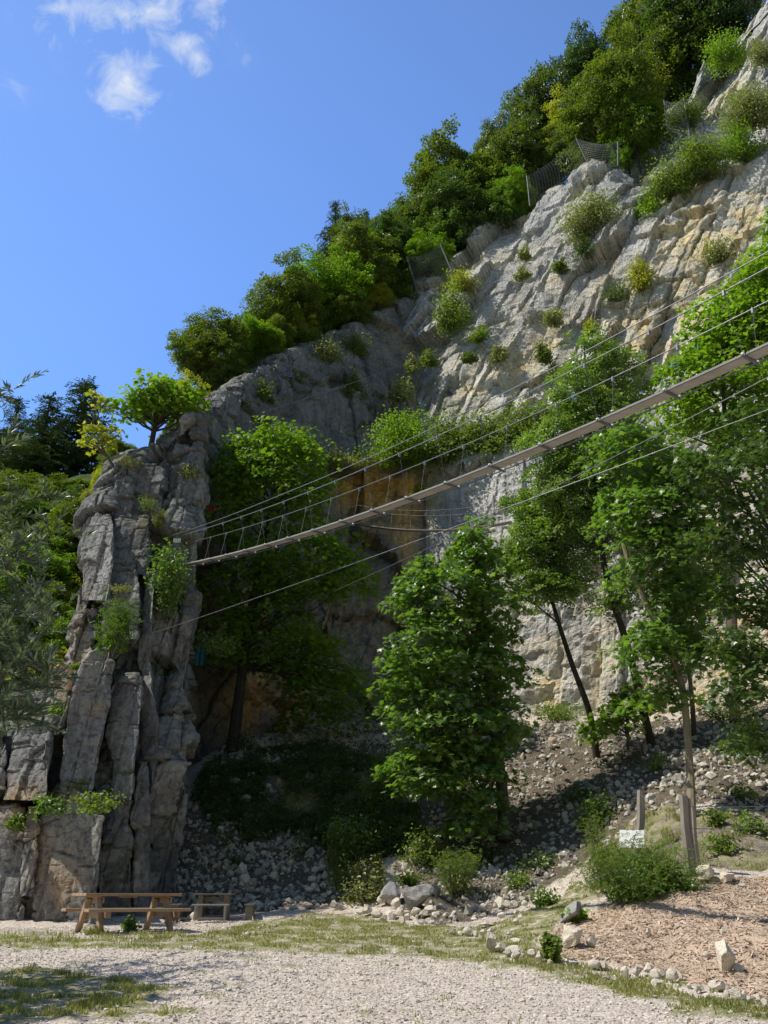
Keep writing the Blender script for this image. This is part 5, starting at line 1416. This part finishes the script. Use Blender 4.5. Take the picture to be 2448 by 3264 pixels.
# ------------------------------------------------------------------ picnic tables
tb = GS(124, 932.5, lo=15)
tb[2] -= .015
root = empty('picnic_table', tb, R(40)); tag(root, 'brown wooden picnic table with attached benches standing in the sun before the rock fin', 'picnic table')
LT_, wm = 2.2, M['wood_table']
m = MB()
for k in range(4): m.box((0, -.285 + .19 * k, .742), (LT_, .182, .055), bev=.006)
for x in (-.78, 0, .78): m.box((x, 0, .700), (.09, .70, .028), bev=.004)
m.build('tabletop', wm, root)
for s in (-1, 1):
    m = MB()
    for k in range(2): m.box((.03 * s, s * (.62 + .13 * k), .445), (LT_ + .1, .127, .06), bev=.006)
    m.build('bench', wm, root)
for x in (-.78, .78):
    for s in (-1, 1):
        MB().beam((x, s * .60, .0), (x, s * .24, .685), .12, .10, .008, (1, 0, 0)).build('leg', wm, root)
    MB().box((x + .085, 0, .36), (.05, 1.50, .13), bev=.006).build('bench_beam', wm, root)
    MB().box((x + .085, 0, .635), (.05, .68, .12), bev=.006).build('top_beam', wm, root)
# small square table in the shade
tb = GS(213, 919.5); root = empty('picnic_table', tb, R(4)); root.scale = (.9, .9, .80); tag(root, 'small weathered square picnic table with low benches in the shade beside the scree', 'picnic table')
wo = M['wood_old']
m = MB()
for k in range(5): m.box((0, -.42 + .21 * k, .74), (1.08, .19, .04), bev=.005)
m.build('tabletop', wo, root)
for x in (-.36, .36):
    MB().box((x, 0, .36), (.14, .5, .715), bev=.01).build('leg', wo, root)
MB().box((0, 0, .60), (.72, .07, .12), bev=.005).build('brace', wo, root)
for q, rz in (((0, -.85), 0), ((0, .85), 0), ((1.02, 0), 90), ((-1.02, 0), 90)):
    c, s = math.cos(R(rz)), math.sin(R(rz)); rm = np.array([(c, -s, 0), (s, c, 0), (0, 0, 1)])
    m = MB(); m.box((q[0], q[1], .44), (1.0, .26, .04), rm, .005)
    bo = m.build('bench', M['wood_grey'] if q[1] < 0 else wo, root)
    m = MB()
    for e in (-.40, .40):
        d = rm @ np.array([e, 0, 0]); m.box((q[0] + d[0], q[1] + d[1], .21), (.045, .2, .42), rm, .004)
    m.box((q[0], q[1], .06), (.80, .035, .07), rm, .004)
    m.build('bench_frame', M['wood_grey'] if q[1] < 0 else wo, root)

# ------------------------------------------------------------------ suspension bridge
JP = [(183.7, 564.6), (199, 563), (214, 559), (231.4, 555), (250.8, 550), (270.6, 544), (293, 537.7), (318.5, 530.6), (346, 521.8), (377, 510.6), (412, 499), (456, 483), (498, 465), (546, 444.4), (602, 421), (673.6, 393.5), (750, 355.6)]
A0 = np.array([-6.85, 28.9]) * .9; A1 = np.array([5.75, 10.6]) * .9     # plan of joints 0 and 16
ii = np.arange(len(JP)); pl = A0 + (A1 - A0) * (ii / 16.)[:, None]
# heights measured at every joint, then smoothed to a hanging curve
zz = []
for (x, y), q in zip(JP, pl):
    zz.append(W(x, y, q[1])[2])
cf = np.polyfit(ii, zz, 3)
xs_fit = [W(x, y, q[1])[0] for (x, y), q in zip(JP, pl)]
xf = np.polyfit(ii, xs_fit, 3)
def deck(i): 
    q = A0 + (A1 - A0) * (i / 16.); return np.array([np.polyval(xf, i), q[1], np.polyval(cf, i)])
bd = deck(0); 
root = empty('suspension_bridge', bd); tag(root, 'narrow plank footbridge on steel cables hanging between the rock fin and the right side', 'footbridge')
NJ = 20
def frame_at(i):
    d = deck(i + .3) - deck(i - .3); d /= np.linalg.norm(d)
    lat = np.cross(d, [0, 0, 1.]); lat /= np.linalg.norm(lat)      # towards the viewer's right hand walking to the right end
    if lat[1] > 0: lat = -lat                                         # near side
    return d, lat, np.cross(lat, d) * (1 if np.cross(lat, d)[2] > 0 else -1)
for i in range(-1, NJ):
    a, b = deck(i + (.3 if i < 0 else 0)), deck(i + 1); d, lat, up = frame_at(i + .5)
    m = MB(); L = np.linalg.norm(b - a)
    m.beam(a - bd + d * .012, b - bd - d * .012, .215, .04, .004, up)
    m.build('plank', M['wood_plank'], root)
ZN, LN = .93, .33
near = []; far = []
for i in range(-2, NJ + 1):
    d, lat, up = frame_at(i)
    k = np.clip((i + 2) / 3., 0, 1)
    near.append(deck(i) + lat * LN + np.array([0, 0, ZN])); far.append(deck(i) - lat * LN + np.array([0, 0, ZN]))
near[0] = W(163, 537.7, 26.7); far[0] = W(196, 542, 27.2)
near[1] = .5 * near[0] + .5 * near[2]; far[1] = .5 * far[0] + .5 * far[2]
for P_ in (near, far):
    MB().tube(catmull(np.array(P_), 60) - bd, .0095, 6).build('handrail_cable', M['steel'], root, True)
for s in (-1, 1):
    pts = []
    for i in range(-1, NJ + 1):
        d, lat, up = frame_at(i); pts.append(deck(i) + lat * .15 * s - up * .045)
    MB().tube(catmull(np.array(pts), 60) - bd, .011, 6).build('deck_cable', M['steel_dark'], root, True)
for i in range(0, NJ):
    d, lat, up = frame_at(i); c = deck(i)
    m = MB(); m.box(c - bd - up * .05, (.04, .40, .03), np.stack([d, lat, up], 1), .004); m.build('cross_bar', M['steel_dark'], root)
    for s, P_ in ((1, near), (-1, far)):
        e = c + lat * .17 * s - up * .03; tpt = P_[i + 2]
        if i == 0: tpt = P_[i + 2]
        MB().tube([e - bd, tpt - bd], .0036, 5).build('hanger', M['steel'], root)
        m = MB(); m.box(e - bd, (.05, .04, .05), np.stack([d, lat, up], 1), .01); m.build('clamp', M['white_paint'], root)
        m = MB(); m.box(tpt - bd - [0, 0, .03], (.045, .045, .10), np.stack([d, lat, up], 1), .01); m.build('clamp', M['steel'], root)
def cable(pts, r, label, mat='steel', name='steel_cable'):
    pts = np.array(pts); o = MB().tube(catmull(pts, 40), r, 6).build(name, M[mat], None, True, origin=pts[0]); return tag(o, label, 'cable')
sn = [near[0] + [0, 0, .03]] + [near[k] + np.array([0, 0, .03 + .16 * min(1, k / 8.)]) + frame_at(k - 2)[1] * .05 for k in range(2, len(near), 2)]
cable(sn, .009, 'topmost long cable, running just above the near handrail of the plank bridge')
def hang(p0, p1, sag, n=9):
    t_ = np.linspace(0, 1, n); q = p0 + (p1 - p0) * t_[:, None]; q[:, 2] -= sag * 4 * t_ * (1 - t_); return q
cable(hang(W(140, 637.5, 25.4), W(830, 386, 11.4), .10), .008, 'lower long cable starting low on the front of the rock fin')
cable(hang(W(257, 623, 33), W(830, 345, 11.8), .25), .008, 'lower cable starting in the dark under the dense maple')
cable(hang(W(238, 420.5, 36.6), W(424, 357, 45.5), .1), .014, 'single cable high across the dark back face to the pinnacle')
cable(hang(W(20, 716, 23.6), W(52, 676, 24.4), .02), .012, 'short thin cable on the low left shoulder of the fin', 'steel_dark')
# second bridge, far back over the cove
p0, p1 = W(352, 523, 40), W(512, 522, 36.2)
r2 = empty('suspension_bridge', p0); tag(r2, 'second small plank footbridge in the shade behind the treetop, far back in the cove', 'footbridge')
dk = hang(p0, p1, .45, 9)
for i in range(8): MB().beam(dk[i] - p0, dk[i + 1] - p0, .28, .05, .004).build('plank', M['wood_plank'], r2)
dv = (p1 - p0) / np.linalg.norm(p1 - p0); lv = np.array([-dv[1], dv[0], 0])
for s in (-1, 1):
    rl = dk + lv * .35 * s + [0, 0, .95]
    MB().tube(catmull(rl, 24) - p0, .012, 5).build('handrail_cable', M['steel_dark'], r2)
    for i in range(1, 8): MB().tube([dk[i] + lv * .14 * s - p0, rl[i] - p0], .008, 5).build('hanger', M['steel'], r2)
# plaque, cloths, root
pq = W(177, 540.5, 26.2)
o = MB().box((0, 0, 0), (.24, .015, .16), bev=.003).build('plaque', M['white_paint'], None); o.location = pq; o.rotation_euler = (0, 0, R(12)); tag(o, 'small white plaque fixed to the fin beside the bridge cables', 'plaque')
def cloth(px, py, Y, w, h, mat, label, seed):
    c = W(px, py, Y); s = mpp(c); n = 12
    u, v_ = np.meshgrid(np.linspace(-.5, .5, n), np.linspace(-.5, .5, n))
    q = np.stack([u.ravel() * w * s, .12 * np.sin(u.ravel() * 14 + seed) * w * s, v_.ravel() * h * s - .5 * (u.ravel() ** 2) * h * s], 1)
    q += .05 * w * s * perlin(q * 3 + seed)[:, None]
    o = link('cloth', mesh_np('cloth', q, grid_quads(n, n), mat=M[mat], smooth=True), None, c); return tag(o, label, 'cloth')
cloth(212, 508, 31.4, 8, 3.5, 'red_cloth', 'small crumpled red cloth in the dark gap between fin and dense maple', 1)
cloth(201, 655, 29.4, 11, 20, 'teal_cloth', 'dark teal cloth hanging in the shade right of the rock fin', 4)
rp = [W(70, 690, 24.2), W(70.5, 675, 24.1), W(67, 667, 24.05), W(62, 665, 24.05), W(57, 668, 24.1), W(50, 673, 24.2)]
rp = np.array(rp); tag(MB().tube(catmull(rp, 24), np.linspace(.10, .06, 24), 8).build('curved_root', M['root'], None, True, origin=rp[0]), 'curved reddish root arching over the low left plate of the fin', 'root')

# ------------------------------------------------------------------ fence and sign
def post(px, py, hpx, wpx, lean, label, Yhint=None, split=False):
    b = GS(px, py); s = mpp(b); H = hpx * s / 1.02; w = wpx * s
    m = MB(); n = 12
    pts = np.array([(lean * t_ + .012 * math.sin(t_ * 9 + px), .01 * math.sin(t_ * 7), -.25 + (H + .25) * t_) for t_ in np.linspace(0, 1, n)])
    rr = w * .56 * (1 + .06 * np.sin(np.linspace(0, 8, n) + px)); m.tube(pts, rr, 6)
    if split:
        m.tube(pts * [1, 1, .97] + [w * .45, .02, 0], rr * .7, 5)
    o = m.build('fence_post', M['wood_post'], None, origin=np.zeros(3)); o.location = b; tag(o, label, 'fence post'); return b, H
pA, hA = post(637, 862, 66, 7.2, .30, 'short grey post leaning right above the white sign')
pB, hB = post(690, 876, 78, 8.8, .08, 'thick split fence post at the right end of the big sunlit shrub', split=True)
pC, hC = post(697, 866, 59, 4.6, .08, 'thin fence post beside the crooked pale tree')
wp = W(632, 839, pA[1] - .9); s = mpp(wp)
o = MB().box((0, 0, 0), (27 * s, .02, 17 * s), bev=.004).build('sign_board', M['white_paint'], None); o.location = wp; o.rotation_euler = (R(-8), R(3), R(-42)); tag(o, 'blank white sign board half hidden by the big sunlit shrub', 'sign')
tA = pA + [.27, 0, hA * .93]; tB = pB + [.05, -.07, hB * .86]; rC = np.array([pB[0] + 3.6, pB[1] + .6, tB[2] + .15])
def wire(pts, label):
    pts = np.array(pts); tag(MB().tube(catmull(pts, 20), .007, 4).build('fence_wire', M['steel'], None, origin=pts[0]), label, 'wire')
wire(hang(tA, tB, .05, 5), 'wire from the leaning post to the split fence post')
wire(hang(tB, rC, .04, 5), 'upper wire running right from the split fence post')
wire(hang(pB + [.03, -.07, hB * .58], rC - [0, 0, .42], .04, 5), 'lower wire running right from the split fence post')

# ------------------------------------------------------------------ rockfall nets
def ribbon_net(grid, r):
    """wire mesh over a grid of points: every row and column becomes a thin wire"""
    nr, nc, _ = grid.shape; m_v = []; m_f = []; off = 0
    for line in [grid[i] for i in range(nr)] + [grid[:, j] for j in range(nc)]:
        v, f = tube_np(line, r, 3, False); m_v.append(v); m_f.append(np.array(f) + off); off += len(v)
    return np.concatenate(m_v), np.concatenate(m_f)
def drape(Bgrid, u0, u1, v0, v1, nu, nv, lift, shear=.0):
    nr, nc, _ = Bgrid.shape; N = grid_normals(Bgrid)
    g = np.zeros((nv, nu, 3))
    for a in range(nv):
        for b in range(nu):
            fv = a / (nv - 1); fu = b / (nu - 1)
            i = int((v0 + (v1 - v0) * fv) * (nr - 1)); j = int(np.clip(u0 + (u1 - u0) * fu + shear * (fv - .5), 0, 1) * (nc - 1))
            g[a, b] = Bgrid[i, j] + N[i, j] * lift
    return g
g = drape(B_UP, .20, .62, .26, .72, 84, 64, .22, .05)
# relax it so it hangs over the hollows
for _ in range(6):
    g[1:-1, 1:-1] = .5 * g[1:-1, 1:-1] + .125 * (g[:-2, 1:-1] + g[2:, 1:-1] + g[1:-1, :-2] + g[1:-1, 2:])
g[..., 1] -= .15
v, f = ribbon_net(g, .0055)
M['net'] = mat_plain('net', (.26, .265, .265), .6, .1, 5, .2)
tag(link('rockfall_net', mesh_np('rockfall_net', v, f, mat=M['net'])), 'wide wire mesh draped over the pale rock of the upper face', 'rockfall net')
def net_fence(posts, label, tops_sag=.4, nv=16):
    """steel posts with a net between them; posts = (foot px, foot py, top px, top py, Y)"""
    P0 = [W(a, b, Y) for a, b, c, d, Y in posts]; P1 = [W(c, d, Y + .3) for a, b, c, d, Y in posts]
    root = empty('rockfall_fence', P0[0]); tag(root, label, 'net fence')
    for (a, b, c, d, Y), f0, f1 in zip(posts, P0, P1):
        if c is not None: MB().beam(f0 - P0[0], f1 - P0[0], .10, .10, .01).build('post', M['steel_dark'], root)
    V = []; Fc = []; off = 0
    for k in range(len(posts) - 1):
        nu = 22; gr = np.zeros((nv, nu, 3))
        for i in range(nv):
            for j in range(nu):
                u = j / (nu - 1); w_ = i / (nv - 1)
                lo = P0[k] + (P0[k + 1] - P0[k]) * u; hi = P1[k] + (P1[k + 1] - P1[k]) * u - np.array([0, 0, tops_sag * 4 * u * (1 - u)])
                gr[i, j] = lo + (hi - lo) * w_ - np.array([0, .5 * math.sin(3.14 * w_) * math.sin(3.14 * u), 0])
        v, f = ribbon_net(gr, .0065); V.append(v - P0[0]); Fc.append(f + off); off += len(v)
    link('net', mesh_np('net', np.concatenate(V), np.concatenate(Fc), mat=M['net']), root)
net_fence([(417, 291, 407, 257, 50.5), (452, 272, 440, 244, 50)], 'left rockfall netting on its dark post above the gully')
net_fence([(530, 206, 527, 176, 50), (590, 168, 576, 138, 47), (618, 166, 618, 142, 46)], 'rockfall netting with the tilted grey steel post high on the ridge')
net_fence([(316, 463, 313, 452, 40.5), (329, 461, 328, 444, 41), (346, 460, 346, 452, 41.5)], 'short net fence with pale post on the ledge above the dense maple', .1, 6)
net_fence([(668, 130, 664, 100, 46), (690, 138, 684, 98, 45)], 'pale rockfall netting near the top corner above the sunny shrub band')

# ------------------------------------------------------------------ camera, sun, sky
cam = bpy.data.cameras.new('camera'); co_ = bpy.data.objects.new('camera', cam); COL.objects.link(co_)
co_.location = (0, 0, 0); co_.rotation_euler = (R(90) + PITCH, 0, 0)
cam.sensor_fit = 'VERTICAL'; cam.sensor_height = 24; cam.lens = 24 * F / 1024
cam.clip_start = .1; cam.clip_end = 3000
SC.camera = co_
SUN_EL, SUN_AZ = R(55), math.atan2(-.97, -.05)     # azimuth from +Y towards +X
sd = np.array([math.sin(SUN_AZ) * math.cos(SUN_EL), math.cos(SUN_AZ) * math.cos(SUN_EL), math.sin(SUN_EL)])
sl = bpy.data.lights.new('sun', 'SUN'); sl.energy = 5.0; sl.angle = R(.53); sl.color = (1, .94, .83)
so = bpy.data.objects.new('sun', sl); COL.objects.link(so); so.rotation_euler = Vector(sd).to_track_quat('Z', 'Y').to_euler(); so.location = sd * 60
w = bpy.data.worlds.new('World'); SC.world = w; w.use_nodes = True
wt = w.node_tree; wt.nodes.clear()
t = NT.__new__(NT); t.t = wt
sky = t.n('ShaderNodeTexSky'); sky.sky_type = 'NISHITA'; sky.sun_disc = False; sky.sun_elevation = SUN_EL; sky.sun_rotation = SUN_AZ
sky.altitude = 700; sky.air_density = 1.0; sky.dust_density = .5; sky.ozone_density = 2.2
dirv = t.n('ShaderNodeTexCoord').outputs['Generated']
msk = None
for (x, y, r, s) in [(126, 78, 30, 1.15), (122, 66, 18, 1.0), (186, 44, 15, .9), (196, 58, 13, .95), (88, 42, 20, .62), (94, 6, 34, .78), (126, 14, 26, .6), (160, 10, 34, .66), (205, 4, 24, .72), (40, 26, 24, .5), (150, 34, 22, .45), (245, 45, 18, .3), (62, 6, 18, .6), (30, 80, 24, .28)]:
    d = W(x, y, 1.0); d /= np.linalg.norm(d)
    vs = t.n('ShaderNodeVectorMath', {0: dirv, 1: tuple(d)}, operation='DISTANCE').outputs['Value']
    q = t.maprange(vs, r * 1.5 / 890, 0, 0, s)
    msk = q if msk is None else t.math('MAXIMUM', msk, q)
cn = t.noise(dirv, 24, 8, .66, .6)
cn2 = t.noise(dirv, 7, 4, .5)
cl = t.math('MULTIPLY', t.maprange(t.math('ADD', msk, t.math('MULTIPLY', t.math('SUBTRACT', cn, .5), 1.9)), .34, 1.15), t.maprange(msk, .02, .3), True)
cl = t.math('ADD', cl, t.math('MULTIPLY', t.maprange(msk, 0, .3), t.maprange(cn, .5, .8, 0, .12)), True)
dxyz = t.n('ShaderNodeSeparateXYZ', {0: dirv})
boost = t.maprange(dxyz.outputs[1], -.3, .75, .75, 2.3)
skyc = t.mix(sky.outputs[0], t.mix((.76, .80, .82), (1.22, 1.50, 1.93), t.maprange(dxyz.outputs[1], -.3, .75)), 1.0, 'MULTIPLY')
skyc = t.mix(skyc, t.mix((.82, .87, .91), (1, 1, 1), t.maprange(dxyz.outputs[2], .3, .72)), 1.0, 'MULTIPLY')
colr = t.mix(skyc, (5.0, 5.5, 6.2), cl)
bg = t.n('ShaderNodeBackground', {'Color': colr, 'Strength': .15})
ow = t.n('ShaderNodeOutputWorld'); wt.links.new(bg.outputs[0], ow.inputs[0])
SC.view_settings.view_transform = 'Standard'; SC.view_settings.look = 'None'; SC.view_settings.exposure = 0; SC.view_settings.gamma = 1
SC.cycles.max_bounces = 6; SC.cycles.transparent_max_bounces = 8; SC.cycles.use_denoising = True
